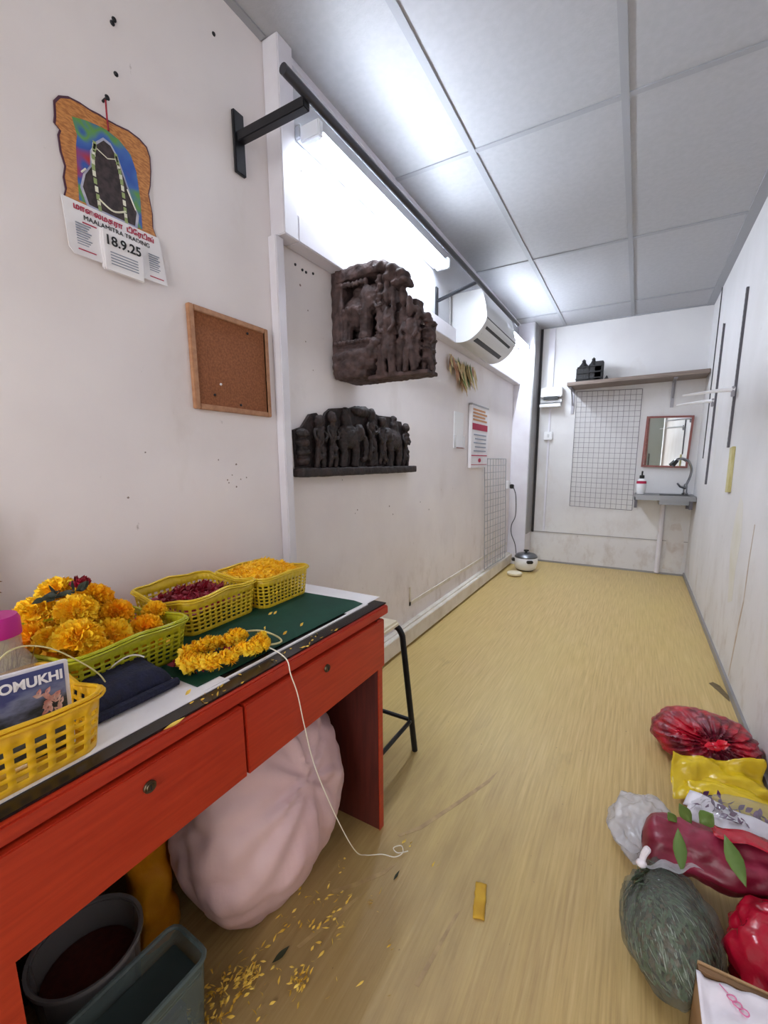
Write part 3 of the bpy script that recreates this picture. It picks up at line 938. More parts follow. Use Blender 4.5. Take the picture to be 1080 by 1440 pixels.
def rel_figure(y, z0, z1, w_, lean=0.0, x=XW + 0.03):
    b = MB()
    h = z1 - z0
    for s in (-1, 1):
        b.tube(spline([(x, y + s * w_ * 0.6 + lean * 0.3, z0), (x + 0.008, y + s * w_ * 0.45, z0 + 0.25 * h), (x, y + s * w_ * 0.15, z0 + 0.47 * h)], 4), w_ * 0.34, 8)
        b.tube(spline([(x, y + s * w_ * 0.6, z0 + 0.73 * h), (x + 0.012, y + s * w_ * 1.1, z0 + 0.60 * h), (x + 0.016, y + s * w_ * 0.6, z0 + 0.5 * h)], 4), w_ * 0.2, 8)
    b.ell((x, y, z0 + 0.6 * h), (0.024, w_ * 0.62, 0.19 * h), 10, 8)
    b.ell((x + 0.004, y + lean * 0.1, z0 + 0.88 * h), (0.024, w_ * 0.5, 0.11 * h), 10, 8)
    for q in range(5):
        b.ell((x + 0.012, y + w_ * 0.5 * sin(q * 2.2), z0 + (0.2 + 0.13 * q) * h), (0.012, 0.012, 0.012), 8, 6)
    put(t, carve(b.build('standing_figure', 'wood_frieze'), 0.005, 0.006, 0.016))
rel_figure(1.405, 1.088, 1.305, 0.036)
rel_figure(1.49, 1.088, 1.325, 0.034)
rel_figure(1.80, 1.12, 1.37, 0.040)
rel_figure(2.155, 1.088, 1.325, 0.034)
rel_figure(1.90, 1.10, 1.34, 0.034)
b = MB()
for k in range(4):
    b.ell((XW + 0.02, 1.315, 1.115 + 0.036 * k), (0.028, 0.034, 0.02), 10, 6)
put(t, carve(b.build('end_pillar', 'wood_frieze'), 0.005, 0.006, 0.016))
b = MB()
for (yc, s) in ((1.615, 1), (2.03, -1)):
    b.ell((XW + 0.025, yc, 1.225), (0.034, 0.075, 0.055), 14, 10)
    b.ell((XW + 0.03, yc + s * 0.075, 1.245), (0.032, 0.036, 0.042), 12, 9)
    b.tube(spline([(XW + 0.035, yc + s * 0.10, 1.245), (XW + 0.04, yc + s * 0.125, 1.19), (XW + 0.04, yc + s * 0.115, 1.13), (XW + 0.04, yc + s * 0.09, 1.12)], 5), 0.014, 8)
    for dy in (-0.05, 0.045):
        b.tube([(XW + 0.025, yc + dy, 1.21), (XW + 0.03, yc + dy + 0.01, 1.15), (XW + 0.025, yc + dy, 1.088)], [0.028, 0.02, 0.022], 9)
    b.ell((XW + 0.022, yc - s * 0.01, 1.295), (0.024, 0.03, 0.045), 10, 8)
    b.ell((XW + 0.022, yc - s * 0.01, 1.335), (0.02, 0.02, 0.018), 10, 8)
b.ell((XW + 0.015, 1.74, 1.345), (0.03, 0.085, 0.026), 12, 8)
b.box(XW, XW + 0.04, 1.79, 1.86, 1.09, 1.16, bev=0.006)
put(t, carve(b.build('elephants', 'wood_frieze'), 0.005, 0.006, 0.016))

# ================================================================ LEFT WALL: FAR PART
# leaf toran hanging under the air conditioner
rnd = random.Random(3)
t = thing('leaf_garland', (XL, 3.08, 1.84), 'hanging garland of dried leaves on the wall under the air conditioner', 'garland')
put(t, MB().tube(spline([(XL + 0.01, 2.84, 1.83), (XL + 0.012, 3.08, 1.80), (XL + 0.01, 3.34, 1.83)], 6), 0.003, 6).build('string', 'twine'))
def leaf_into(b, base, d, L, W, curl=0.2, nrm=None):
    d = Vector(d).normalized()
    nrm = Vector(nrm) if nrm else d.orthogonal()
    s = d.cross(nrm).normalized()
    n2 = s.cross(d)
    prof = (0.0, 0.45, 0.85, 1.0, 0.8, 0.42, 0.0)
    L_, R_, C_ = [], [], []
    for i, w_ in enumerate(prof):
        u = i / (len(prof) - 1)
        p = Vector(base) + d * (L * u) + n2 * (curl * L * u * u)
        C_.append(p - n2 * (W * 0.15 * w_))
        L_.append(p + s * (W * 0.5 * w_))
        R_.append(p - s * (W * 0.5 * w_))
    verts = L_ + C_ + R_
    n = len(prof)
    fs = []
    for i in range(n - 1):
        fs.append((i, i + 1, n + i + 1, n + i))
        fs.append((n + i, n + i + 1, 2 * n + i + 1, 2 * n + i))
    b._new(verts, fs)
for nm, mm, cnt in (('dry_leaves', 'straw', 34), ('brown_leaves', 'pine', 14), ('green_leaves', 'green_leaf', 9)):
    b = MB()
    for k in range(cnt):
        y = 3.08 + rnd.gauss(0, 0.14)
        y = min(3.36, max(2.82, y))
        z = 1.83 - 0.05 * rnd.random() + (0.03 if nm == 'green_leaves' else 0)
        L = 0.09 + 0.12 * rnd.random() * (1.2 - abs(y - 3.08) * 2.5)
        leaf_into(b, (XL + 0.012 + 0.02 * rnd.random(), y, z), (0.1 * rnd.random(), 0.35 * rnd.uniform(-1, 1), -1), L, 0.046, rnd.uniform(-0.1, 0.25), (1, 0, 0.1))
    put(t, b.build(nm, mm, ang=60, recalc=False))

t = thing('strip_calendar', (XL, 3.46, 1.06), 'tall narrow printed wall calendar with red blocks beyond the leaf garland', 'calendar')
b = MB().box(XL + 0.004, XL + 0.03, 3.262, 3.68, 1.06, 1.55, bev=0.002)
put(t, b.build('page_block', 'paper'))
b = MB()
X_ = XL + 0.0305
def bar(y0, y1, z0, z1, mi):
    b.mi = mi
    b.box(X_ - 0.0005, X_ + 0.0012, y0, y1, z0, z1)
bar(3.28, 3.66, 1.36, 1.41, 0)
for k in range(4):
    bar(3.29, 3.64 - 0.05 * (k % 2), 1.43 + 0.026 * k, 1.445 + 0.026 * k, 1)
for k in range(5):
    bar(3.32 + 0.03 * (k % 2), 3.63, 1.19 + 0.032 * k, 1.20 + 0.032 * k, 2)
bar(3.27, 3.67, 1.155, 1.163, 0)
bar(3.27, 3.67, 1.083, 1.088, 0)
b.mi = 0
b.lathe([(0, 0.002), (0.035, 0.002), (0.035, 0)], (X_, 3.47, 1.12), 10, Matrix.Rotation(radians(90), 4, 'Y'), sx=0.5)
put(t, b.build('print', ['red_ink', 'gold_print', 'grey_ink']))
put(t, MB().box(XL + 0.003, XL + 0.033, 3.26, 3.682, 1.545, 1.557).build('binding_strip', 'greyside'))

t = thing('acrylic_leaflet_holder', (XL, 3.06, 1.21), 'empty clear acrylic holder fixed to the wall left of the narrow calendar', 'holder')
put(t, MB().box(XL, XL + 0.004, 2.96, 3.15, 1.21, 1.47, bev=0.001).build('back_plate', 'white_pl'))
b = MB().box(XL + 0.004, XL + 0.02, 2.96, 3.15, 1.208, 1.216).box(XL + 0.004, XL + 0.02, 2.96, 2.964, 1.216, 1.30).box(XL + 0.004, XL + 0.02, 3.146, 3.15, 1.216, 1.30)
put(t, b.build('pocket', 'clear'))
put(t, MB().box(XL + 0.020, XL + 0.022, 2.97, 3.13, 1.206, 1.214).build('printed_edge', 'mframe'))

def mesh_panel(name, o, u, v, nu, nv, su, sv, r, m, label, cat):
    """welded wire grid: o corner, u and v directions"""
    o, u, v = Vector(o), Vector(u).normalized(), Vector(v).normalized()
    b = MB()
    for i in range(nu + 1):
        p = o + u * (su * i / nu)
        rr = r * (1.7 if i in (0, nu) else 1)
        b.tube([p, p + v * sv], rr, 5)
    for j in range(nv + 1):
        p = o + v * (sv * j / nv)
        rr = r * (1.7 if j in (0, nv) else 1)
        b.tube([p, p + u * su], rr, 5)
    return tag(b.build(name, m), label, cat)


mesh_panel('wire_grid_panel', (-1.165, 3.66, 1.135), (0.04, 1, 0), (0.03, 0, -1), 8, 16, 0.60, 0.99, 0.0022, 'wire', 'narrow wire grid panel leaning on the left wall above the rice cooker', 'wire grid')
mesh_panel('wire_grid_panel', (-0.600, YB - 0.018, 1.81), (1, 0, -0.03), (0, 0, -1), 12, 23, 0.585, 1.17, 0.0017, 'wire_b', 'large wire grid panel hung on the end wall under the shelf', 'wire grid')

t = thing('wall_socket', (XL, 4.48, 0.82), 'white wall socket low on the left wall by the corner column', 'socket')
put(t, MB().box(XL, XL + 0.035, 4.42, 4.50, 0.83, 0.91, bev=0.004).build('socket_plate', 'white_pl'))
t = thing('plug_lead', (XL + 0.05, 4.49, 0.05), 'black plug with thin lead drooping from wall socket to rice cooker', 'power lead')
put(t, MB().box(XL + 0.036, XL + 0.075, 4.46, 4.495, 0.83, 0.875, bev=0.006).build('plug', 'black_pl'))
put(t, MB().tube(spline([(-1.11, 4.49, 0.84), (-1.085, 4.50, 0.75), (-1.08, 4.50, 0.55), (-1.11, 4.47, 0.45), (-1.10, 4.44, 0.36), (-1.06, 4.45, 0.25), (-1.04, 4.45, 0.12), (-1.02, 4.42, 0.06)], 6), 0.005, 6).build('cord', 'alu'))

t = thing('rice_cooker', (-0.93, 4.40, 0), 'small white rice cooker with black handles on the floor in far left corner', 'rice cooker')
put(t, MB().lathe([(0, 0.012), (0.085, 0.012), (0.105, 0.03), (0.118, 0.08), (0.115, 0.13), (0.11, 0.14)], (-0.93, 4.40, 0), 28).build('body', 'white_pl'))
put(t, MB().lathe([(0.08, 0), (0.082, 0.014), (0, 0.014)], (-0.93, 4.40, 0), 20).build('base_ring', 'black_pl'))
put(t, MB().lathe([(0.114, 0.138), (0.113, 0.150), (0.09, 0.172), (0.05, 0.182), (0, 0.184)], (-0.93, 4.40, 0), 28).build('lid', 'steel'))
put(t, MB().lathe([(0.012, 0.182), (0.012, 0.196), (0.026, 0.200), (0.026, 0.212), (0, 0.214)], (-0.93, 4.40, 0), 16).build('lid_knob', 'black_pl'))
for a in (200, 300):
    x, y = -0.93 + 0.125 * cos(radians(a)), 4.40 + 0.125 * sin(radians(a))
    put(t, MB().box(-0.03, 0.03, -0.018, 0.018, 0.095, 0.125, bev=0.006, mtx=Matrix.Translation((x, y, 0)) @ Matrix.Rotation(radians(a + 90), 4, 'Z')).build('side_handle', 'black_pl'))
o = MB().lathe([(0, 0.004), (0.055, 0.004), (0.07, 0.012), (0.072, 0.03), (0.062, 0.036), (0, 0.038)], (-0.975, 4.13, 0), 24).build('soap_dish', 'cream')
tag(o, 'small round cream dish on the floor in front of the rice cooker', 'dish')

# ================================================================ END WALL
t = thing('wall_shelf', (-0.09, 4.74, 1.84), 'long grey-brown wooden shelf across the end wall above the mirror', 'shelf')
b = MB()
sh = Matrix.Translation((-0.66, 0, 1.83)) @ Matrix.Rotation(radians(-0.8), 4, 'Y')
b.box(0, 1.135, 4.585, YB - 0.001, 0.0, 0.034, bev=0.002, mtx=sh)
put(t, b.build('board', 'shelf'))
for (x, zt) in ((-0.635, 1.829), (0.235, 1.841)):
    b = MB().box(x - 0.014, x + 0.014, YB - 0.010, YB - 0.001, zt - 0.235, zt, bev=0.001)
    b.box(x - 0.014, x + 0.014, 4.64, YB - 0.011, zt - 0.012, zt, bev=0.001)
    b.tube([(x, YB - 0.012, zt - 0.15), (x, 4.72, zt - 0.012)], 0.006, 6)
    put(t, b.build('shelf_bracket', 'bracket'))

def ornament(x, y, z, w_, h, label, box=False):
    b = MB()
    b.box(x - w_ / 2, x + w_ / 2, y - 0.04, y + 0.04, z, z + h * 0.62, bev=0.006)
    for k in range(3):
        b.box(x - w_ * (0.54 - 0.05 * k), x + w_ * (0.54 - 0.05 * k), y - 0.05, y + 0.05, z + h * (0.12 + 0.24 * k), z + h * (0.17 + 0.24 * k), bev=0.003)
    if box:
        b.box(x - w_ * 0.1, x + w_ * 0.62, y - 0.04, y + 0.04, z, z + h * 0.80, bev=0.005)
    b.lathe([(w_ * 0.45, h * 0.60), (w_ * 0.36, h * 0.70), (w_ * 0.2, h * 0.80), (w_ * 0.13, h * 0.88), (w_ * 0.16, h * 0.92), (w_ * 0.05, h * 0.97), (0, h)], (x - (w_ * 0.22 if box else 0), y, z), 12)
    return tag(b.build('shrine_figurine', 'black_orn'), label, 'figurine')
ornament(-0.535, 4.72, 1.867, 0.12, 0.225, 'black carved tower figurine at the left end of shelf')
ornament(-0.425, 4.72, 1.869, 0.11, 0.232, 'black carved figurine with a square block side on the shelf', True)
o = MB().lathe([(0.028, 0), (0.03, 0.012), (0.012, 0.025), (0.008, 0.04), (0, 0.048)], (-0.325, 4.70, 1.870), 12).build('small_figurine', 'black_orn')
tag(o, 'tiny dark cone-shaped figurine right of the two black towers on shelf', 'figurine')

t = thing('distribution_box', (-0.83, YB, 1.66), 'white electrical box with dark switch slot beside corner column', 'electrical box')
put(t, MB().box(-0.945, -0.735, YB - 0.085, YB - 0.001, 1.77, 1.865, bev=0.006).build('housing', 'white_pl'))
put(t, MB().box(-0.915, -0.775, YB - 0.088, YB - 0.02, 1.742, 1.772).build('switch_row', 'black_pl'))
put(t, MB().box(-0.945, -0.735, YB - 0.06, YB - 0.001, 1.715, 1.745, bev=0.003).build('lower_housing', 'ac'))
put(t, MB().box(-0.95, -0.74, YB - 0.10, YB - 0.001, 1.668, 1.70, bev=0.004).build('cover_flap', 'white_pl'))
t = thing('light_switch', (-0.855, YB, 1.34), 'small square white switch on the end wall below electrical box', 'switch')
put(t, MB().box(-0.90, -0.815, YB - 0.03, YB - 0.001, 1.335, 1.42, bev=0.004).build('switch_plate', 'white_pl'))
put(t, MB().box(-0.868, -0.847, YB - 0.036, YB - 0.028, 1.36, 1.395, bev=0.002).build('rocker', 'ac'))

# mirror, leaning slightly
t = thing('wall_mirror', (0.22, YB, 1.05), 'small square mirror in a reddish-brown wooden frame above the sink', 'mirror')
mm = Matrix.Translation((0.225, YB - 0.014, 1.288)) @ Matrix.Rotation(radians(1.5), 4, 'Y')
put(t, MB().box(-0.176, 0.176, -0.004, 0.004, -0.226, 0.226, mtx=mm).build('glass', 'mirror'))
b = MB()
for (x0, x1, z0, z1) in ((-0.19, -0.172, -0.24, 0.24), (0.172, 0.19, -0.24, 0.24), (-0.172, 0.172, -0.24, -0.222), (-0.172, 0.172, 0.222, 0.24)):
    b.box(x0, x1, -0.012, 0.012, z0, z1, bev=0.002, mtx=mm)
put(t, b.build('frame', 'mframe'))

# stainless sink
t = thing('sink', (0.24, 4.72, 0.77), 'small stainless steel wall sink with narrow drainer in the far right corner', 'sink')
b = MB()
SX0, SX1, SY0, SY1 = -0.005, XR - 0.006, 4.55, YB - 0.002
bx0, bx1, by0, by1 = 0.20, 0.43, 4.60, 4.80
b.box(SX0, bx0, SY0, SY1, 0.782, 0.80, bev=0.002).box(bx1, SX1, SY0, SY1, 0.782, 0.80, bev=0.002)
b.box(bx0, bx1, SY0, by0, 0.782, 0.80).box(bx0, bx1, by1, SY1, 0.782, 0.80)
b.box(SX0, SX1, SY0, SY0 + 0.012, 0.755, 0.782).box(SX0, SX0 + 0.012, SY0, SY1, 0.755, 0.782)
put(t, b.build('worktop', 'steel'))
b = MB().box(bx0, bx1, by0, by1, 0.715, 0.72).box(bx0 - 0.004, bx0, by0, by1, 0.715, 0.79).box(bx1, bx1 + 0.004, by0, by1, 0.715, 0.79).box(bx0, bx1, by0 - 0.004, by0, 0.715, 0.79).box(bx0, bx1, by1, by1 + 0.004, 0.715, 0.79)
put(t, b.build('bowl', 'steel'))
for x in (0.012, 0.44):
    put(t, MB().box(x - 0.012, x + 0.012, 4.60, YB - 0.002, 0.735, 0.757).box(x - 0.012, x + 0.012, YB - 0.02, YB - 0.002, 0.66, 0.735).box(x - 0.012, x + 0.012, 4.56, 4.60, 0.68, 0.757).build('support_bracket', 'alu'))
t = thing('faucet', (0.405, 4.80, 0.80), 'chrome gooseneck tap with black spout tip standing on the steel sink', 'tap')
put(t, MB().lathe([(0.026, 0), (0.026, 0.012), (0.018, 0.02), (0.016, 0.08), (0.012, 0.10)], (0.405, 4.80, 0.80), 16).build('base', 'chrome'))
put(t, MB().tube(spline([(0.405, 4.80, 0.88), (0.43, 4.80, 0.96), (0.435, 4.79, 1.04), (0.40, 4.78, 1.11), (0.345, 4.76, 1.13), (0.30, 4.74, 1.10)], 8), 0.0105, 10).build('spout', 'chrome'))
put(t, MB().tube([(0.315, 4.745, 1.112), (0.28, 4.73, 1.068)], [0.016, 0.021], 12).build('spout_tip', 'black_pl'))
put(t, MB().tube([(0.405, 4.79, 0.86), (0.36, 4.77, 0.875), (0.335, 4.76, 0.905)], [0.013, 0.010, 0.008], 10).build('handle', 'chrome'))
t = thing('soap_bottle', (0.045, 4.70, 0.80), 'white soap bottle with black pump at left end of steel sink', 'bottle')
put(t, MB().lathe([(0.0, 0), (0.028, 0.0), (0.036, 0.02), (0.042, 0.09), (0.038, 0.125), (0.02, 0.145), (0.014, 0.15)], (0.045, 4.70, 0.80), 20).build('bottle_body', 'white_pl'))
put(t, MB().lathe([(0.0405, 0.098), (0.0425, 0.10), (0.0405, 0.122), (0.038, 0.124)], (0.045, 4.70, 0.80), 20).build('label_band', 'red_ink'))
put(t, MB().lathe([(0.019, 0.146), (0.021, 0.15), (0.021, 0.175), (0.007, 0.18), (0.007, 0.205)], (0.045, 4.70, 0.80), 14).tube([(0.045, 4.70, 1.008), (0.045, 4.66, 1.012), (0.045, 4.645, 1.005)], 0.008, 8).build('pump', 'black_pl'))

# ================================================================ RIGHT WALL
def upright(y, z0, z1, label):
    b = MB()
    x0 = XR - 0.013
    b.box(x0, XR, y - 0.011, y + 0.011, z0, z1, bev=0.001)
    b.mi = 1
    n = int((z1 - z0) / 0.03)
    for k in range(n):
        z = z0 + 0.02 + k * 0.03
        b.box(x0 - 0.0006, x0 + 0.002, y - 0.003, y + 0.003, z, z + 0.014)
    return tag(b.build('slotted_upright', ['alu', 'seam']), label, 'upright')
upright(3.30, 1.19, 2.095, 'slotted grey metal upright on the right wall above the yellow strip')
upright(4.08, 0.93, 2.10, 'slotted grey metal upright on the right wall close to the sink corner')
def arm(y, z, L, label):
    b = MB()
    pts = [(XR - 0.014, y, z + 0.01), (XR - 0.06, y, z + 0.012), (XR - 0.16, y, z + 0.004), (XR - L, y, z - 0.006)]
    b.tube(spline(pts, 5), [0.016 - 0.011 * (k / 15) for k in range(16)], 10)
    a = tag(b.build('shelf_arm', 'white_pl'), label, 'shelf arm')
    cl = MB().box(XR - 0.03, XR - 0.0135, y - 0.014, y + 0.014, z - 0.03, z + 0.03, bev=0.003).build('clip', 'bracket')
    cl.parent = a
    return a
arm(3.26, 1.515, 0.27, 'white tapering shelf arm on the upright above the yellow strip')
arm(4.09, 1.545, 0.25, 'white tapering shelf arm on the upright near the sink corner')
o = MB().box(XR - 0.016, XR, 3.085, 3.165, 0.93, 1.19, bev=0.002, mtx=Matrix.Translation((0, 3.12, 1.06)) @ Matrix.Rotation(radians(-4), 4, 'X') @ Matrix.Translation((0, -3.12, -1.06))).build('wood_strip', 'strip_wood')
tag(o, 'short pale yellow wooden strip stuck on the right wall under an upright', 'wood strip')

# ================================================================ DESK
DX, DY0, DY1, DZ = -0.600, 0.105, 0.985, 0.700
t = thing('desk', (-0.89, 0.55, 0), 'red-brown wooden desk with two locked drawers under the flower baskets', 'desk')
put(t, MB().box(XL + 0.004, DX - 0.004, DY0 - 0.03, 1.030, DZ - 0.026, DZ, bev=0.003).build('table_top', 'desk'))
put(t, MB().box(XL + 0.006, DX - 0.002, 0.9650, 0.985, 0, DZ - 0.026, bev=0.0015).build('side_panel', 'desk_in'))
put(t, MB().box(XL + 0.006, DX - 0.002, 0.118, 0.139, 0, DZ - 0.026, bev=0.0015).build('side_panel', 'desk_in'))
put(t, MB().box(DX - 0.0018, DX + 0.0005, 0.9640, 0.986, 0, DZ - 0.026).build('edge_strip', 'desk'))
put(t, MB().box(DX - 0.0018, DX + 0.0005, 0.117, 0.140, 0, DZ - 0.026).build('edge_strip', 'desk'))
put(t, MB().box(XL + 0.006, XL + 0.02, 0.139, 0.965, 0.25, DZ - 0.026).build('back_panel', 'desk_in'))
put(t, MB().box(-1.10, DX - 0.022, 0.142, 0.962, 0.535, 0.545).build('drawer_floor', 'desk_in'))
for (a, b_) in ((0.112, 0.489), (0.4935, 0.995)):
    dr = MB().box(DX - 0.02, DX + 0.003, a, b_, 0.527, 0.670, bev=0.002).build('drawer', 'desk')
    put(t, dr)
    ky = 0.311 if a < 0.3 else 0.732
    kz = 0.637
    rot = Matrix.Rotation(radians(90), 4, 'Y')
    lk = MB().lathe([(0.0, 0.004), (0.0055, 0.0045), (0.0065, 0.003), (0.0085, 0.0035), (0.0095, 0.002), (0.0095, -0.001)], (DX + 0.0035, ky, kz), 20, rot).build('lock', 'lock_metal')
    lk.parent = dr
    b = MB().box(DX + 0.007, DX + 0.0085, ky - 0.0008, ky + 0.0008, kz - 0.004, kz + 0.004).build('keyhole', 'black_ink')
    b.parent = dr

# desk pad: black board, white sheets, green vinyl
o = MB().box(-1.02, -0.614, 0.09, 1.036, DZ, DZ + 0.004, bev=0.001).build('desk_board', 'black_mat')
tag(o, 'thin black board covering the desk top under papers and green mat', 'board')
o = MB().box(-0.94, -0.642, 0.10, 0.50, DZ + 0.0045, DZ + 0.0058).build('paper_sheet', 'paper')
tag(o, 'white paper sheet on desk under the navy cloth', 'paper')
o = MB().box(-0.95, -0.655, 0.90, 1.066, DZ + 0.0045, DZ + 0.0058).build('paper_sheet', 'paper')
tag(o, 'white paper sheet at the far end of desk beyond the green mat', 'paper')
b = MB()
b.poly([(-0.672, 0.452, DZ + 0.0062), (-0.664, 0.985, DZ + 0.0062), (-0.70, 0.995, DZ + 0.0062), (-0.80, 0.99, DZ + 0.0062), (-0.91, 0.985, DZ + 0.0062), (-0.98, 0.80, DZ + 0.0062), (-0.86, 0.452, DZ + 0.0062)], (0, 0, 0.0016))
o = b.build('green_mat', 'green_mat')
tag(o, 'dark green vinyl cutting mat on the desk', 'mat')
o = MB().box(-0.654, -0.648, 0.452, 0.99, DZ + 0.0045, DZ + 0.0075).build('mat_edging', 'paper')
tag(o, 'thin white edging strip along the front of the green mat', 'edging')

# folded navy cloth
def navy(u, v):
    x = -0.86 + 0.15 * u
    y = 0.315 + 0.14 * v - 0.02 * u
    e = min(u, 1 - u, v, 1 - v)
    z = DZ + 0.0065 + 0.042 * min(1, e * 7) ** 0.5 + 0.006 * nz((x, y, 0), 22) * min(1, e * 5)
    return (x + 0.004 * nz((x, y, 5), 30), y + 0.004 * nz((x, y, 9), 30), z)
t = thing('navy_cloth', (-0.785, 0.375, DZ + 0.006), 'folded navy blue cloth on the desk in front of lime basket', 'cloth')
b = MB().grid(navy, 26, 26)
o = b.build('cloth', 'navy', ang=60)
mod(o, 'SOLIDIFY', thickness=0.004, offset=-1)
put(t, o)
b = MB().tube(spline([(-0.712, 0.30, DZ + 0.014), (-0.708, 0.37, DZ + 0.016), (-0.712, 0.44, DZ + 0.014)], 6), 0.008, 8)
put(t, b.build('folded_edge', 'navy'))

# ---------------------------------------------------------------- baskets
def rrect(hx, hy, r, n=6):
    pts = []
    for (cx, cy, a0) in ((hx - r, hy - r, 0), (-hx + r, hy - r, 90), (-hx + r, -hy + r, 180), (hx - r, -hy + r, 270)):
        for k in range(n + 1):
            a = radians(a0 + 90 * k / n)
            pts.append(Vector((cx + r * cos(a), cy + r * sin(a), 0)))
    return pts


def perim(hx, hy, r, n):
    """n points evenly spaced along a rounded rectangle"""
    P_ = rrect(hx, hy, r, 8)
    P_.append(P_[0])
    L = [0]
    for a, b_ in zip(P_, P_[1:]):
        L.append(L[-1] + (b_ - a).length)
    def at(s):
        s = (s % 1.0) * L[-1]
        for i in range(len(L) - 1):
            if s <= L[i + 1]:
                f_ = (s - L[i]) / max(1e-9, L[i + 1] - L[i])
                return P_[i].lerp(P_[i + 1], f_)
        return P_[-1]
    return at


def basket(loc, rz, hx, hy, h, m, label, group, ncols=40, nrows=5, dip=0.012, flare=0.92, hole=0.62):
    t = thing('plastic_basket', loc, label, 'basket', group, rz)
    at_b, at_t = perim(hx * flare, hy * flare, 0.025, 0), perim(hx, hy, 0.03, 0)
    def zoff(p):
        # rim dips in the middle of the short sides, rises slightly in the long ones
        return -dip * (max(0, 1 - abs(p.x) / (hx * 0.75)) if abs(p.y) > hy * 0.8 else -0.4 * max(0, 1 - abs(p.y) / (hy * 0.5)))
    us = []
    for c_ in range(ncols):
        us += [c_ / ncols, (c_ + (1 - hole)) / ncols]
    vs = [0.0]
    lo, hi = 0.12, 0.80
    for r_ in range(nrows):
        vs += [lo + (hi - lo) * r_ / nrows, lo + (hi - lo) * (r_ + hole) / nrows]
    vs += [1.0]
    nu, nv = len(us), len(vs)
    verts, faces = [], []
    for v in vs:
        for u in us:
            p = at_b(u).lerp(at_t(u), v)
            verts.append(Vector((p.x, p.y, h * v + zoff(at_t(u)) * max(0, v - 0.8) * 5)))
    for j in range(nv - 1):
        for i in range(nu):
            if i % 2 == 1 and j % 2 == 1 and 0 < j < nv - 1:
                continue
            k = (i + 1) % nu
            faces.append((j * nu + i, j * nu + k, (j + 1) * nu + k, (j + 1) * nu + i))
    b = MB()
    b._new(verts, faces)
    base = [Vector((p.x, p.y, 0.0)) for p in [at_b(i / 48) for i in range(48)]]
    b._new(base, [tuple(range(48))])
    o = b.build('basket_wall', m, t, ang=50)
    mod(o, 'SOLIDIFY', thickness=0.0022, offset=0)
    rim = [Vector((at_t(i / 96).x, at_t(i / 96).y, h + zoff(at_t(i / 96)))) for i in range(96)]
    b = MB()
    # flat rolled lip
    outer = [p * 1.0 + Vector((p.x, p.y, 0)).normalized() * 0.006 + Vector((0, 0, 0)) for p in rim]
    b.tube(rim, 0.0032, 6, closed=True)
    b.tube([Vector((p.x, p.y, p.z - 0.004)) for p in outer], 0.0022, 6, closed=True)
    b._new(rim + outer, [(i, (i + 1) % 96, 96 + (i + 1) % 96, 96 + i) for i in range(96)])
    b.build('rim', m, t, ang=60)
    return t


BZ = DZ + 0.006
BG = 'plastic baskets on the desk'
basket((-0.737, 0.150, BZ), 0.0, 0.096, 0.142, 0.083, 'yellow_pl', 'yellow plastic basket holding the magazine at the near corner of desk', BG, 40, 4, dip=0.016, hole=0.60)
basket((-0.945, 0.41, BZ), 0.06, 0.155, 0.118, 0.085, 'green_pl', 'lime plastic basket of marigold heads on the desk', BG, 60, 6)
basket((-0.985, 0.685, BZ), 0.06, 0.108, 0.112, 0.090, 'mustard_pl', 'mustard plastic basket holding dark red rose petals', BG, 48, 6, dip=0.02)
basket((-0.968, 0.90, BZ), 0.04, 0.100, 0.102, 0.088, 'mustard_pl', 'mustard plastic basket heaped with loose yellow petals', BG, 48, 6, dip=0.008)

# ---------------------------------------------------------------- flowers
def marigold_mesh(seed, m, n=330):
    r = random.Random(seed)
    b = MB()
    R_ = 0.018
    b.ell((0, 0, 0), (R_ * 0.85, R_ * 0.85, R_ * 0.65), 10, 8)
    for i in range(n):
        u = 1 - (i + 0.5) / n * 1.55
        a = i * 2.39996 + r.uniform(-0.2, 0.2)
        s = math.sqrt(max(0, 1 - u * u))
        d = Vector((s * cos(a), s * sin(a), u * 0.75 + 0.1)).normalized()
        p = Vector((d.x * R_, d.y * R_, d.z * R_ * 0.8))
        t1 = d.orthogonal().normalized()
        t1 = (Matrix.Rotation(r.uniform(0, 6.28), 3, d) @ t1)
        t2 = d.cross(t1)
        L, W = R_ * r.uniform(0.40, 0.62), R_ * r.uniform(0.13, 0.23)
        q = p * 0.8
        b._new([q - t1 * W * 0.5, q + t1 * W * 0.5, q + d * L + t1 * W + t2 * W * r.uniform(-0.3, 0.6), q + d * L * 1.25 + t2 * W * 0.7, q + d * L - t1 * W + t2 * W * r.uniform(-0.3, 0.6)],
               [(0, 1, 2, 3, 4)])
    o = b.build('marigold', m, ang=80, recalc=False)
    return o


protos = [marigold_mesh(1, 'marigold'), marigold_mesh(2, 'marigold_o'), marigold_mesh(3, 'marigold')]
used = [False] * 3
rnd = random.Random(11)
def marigold(k, x, y, z, s, label, group=None):
    o = protos[k] if not used[k] else protos[k].copy()
    if used[k]:
        COL.objects.link(o)
    used[k] = True
    o.location = (x, y, z)
    o.scale = (s, s, s)
    o.rotation_euler = (rnd.uniform(-0.5, 0.5) + 0.2, rnd.uniform(-0.5, 0.5), rnd.uniform(0, 6.3))
    return tag(o, label, 'flower', group)

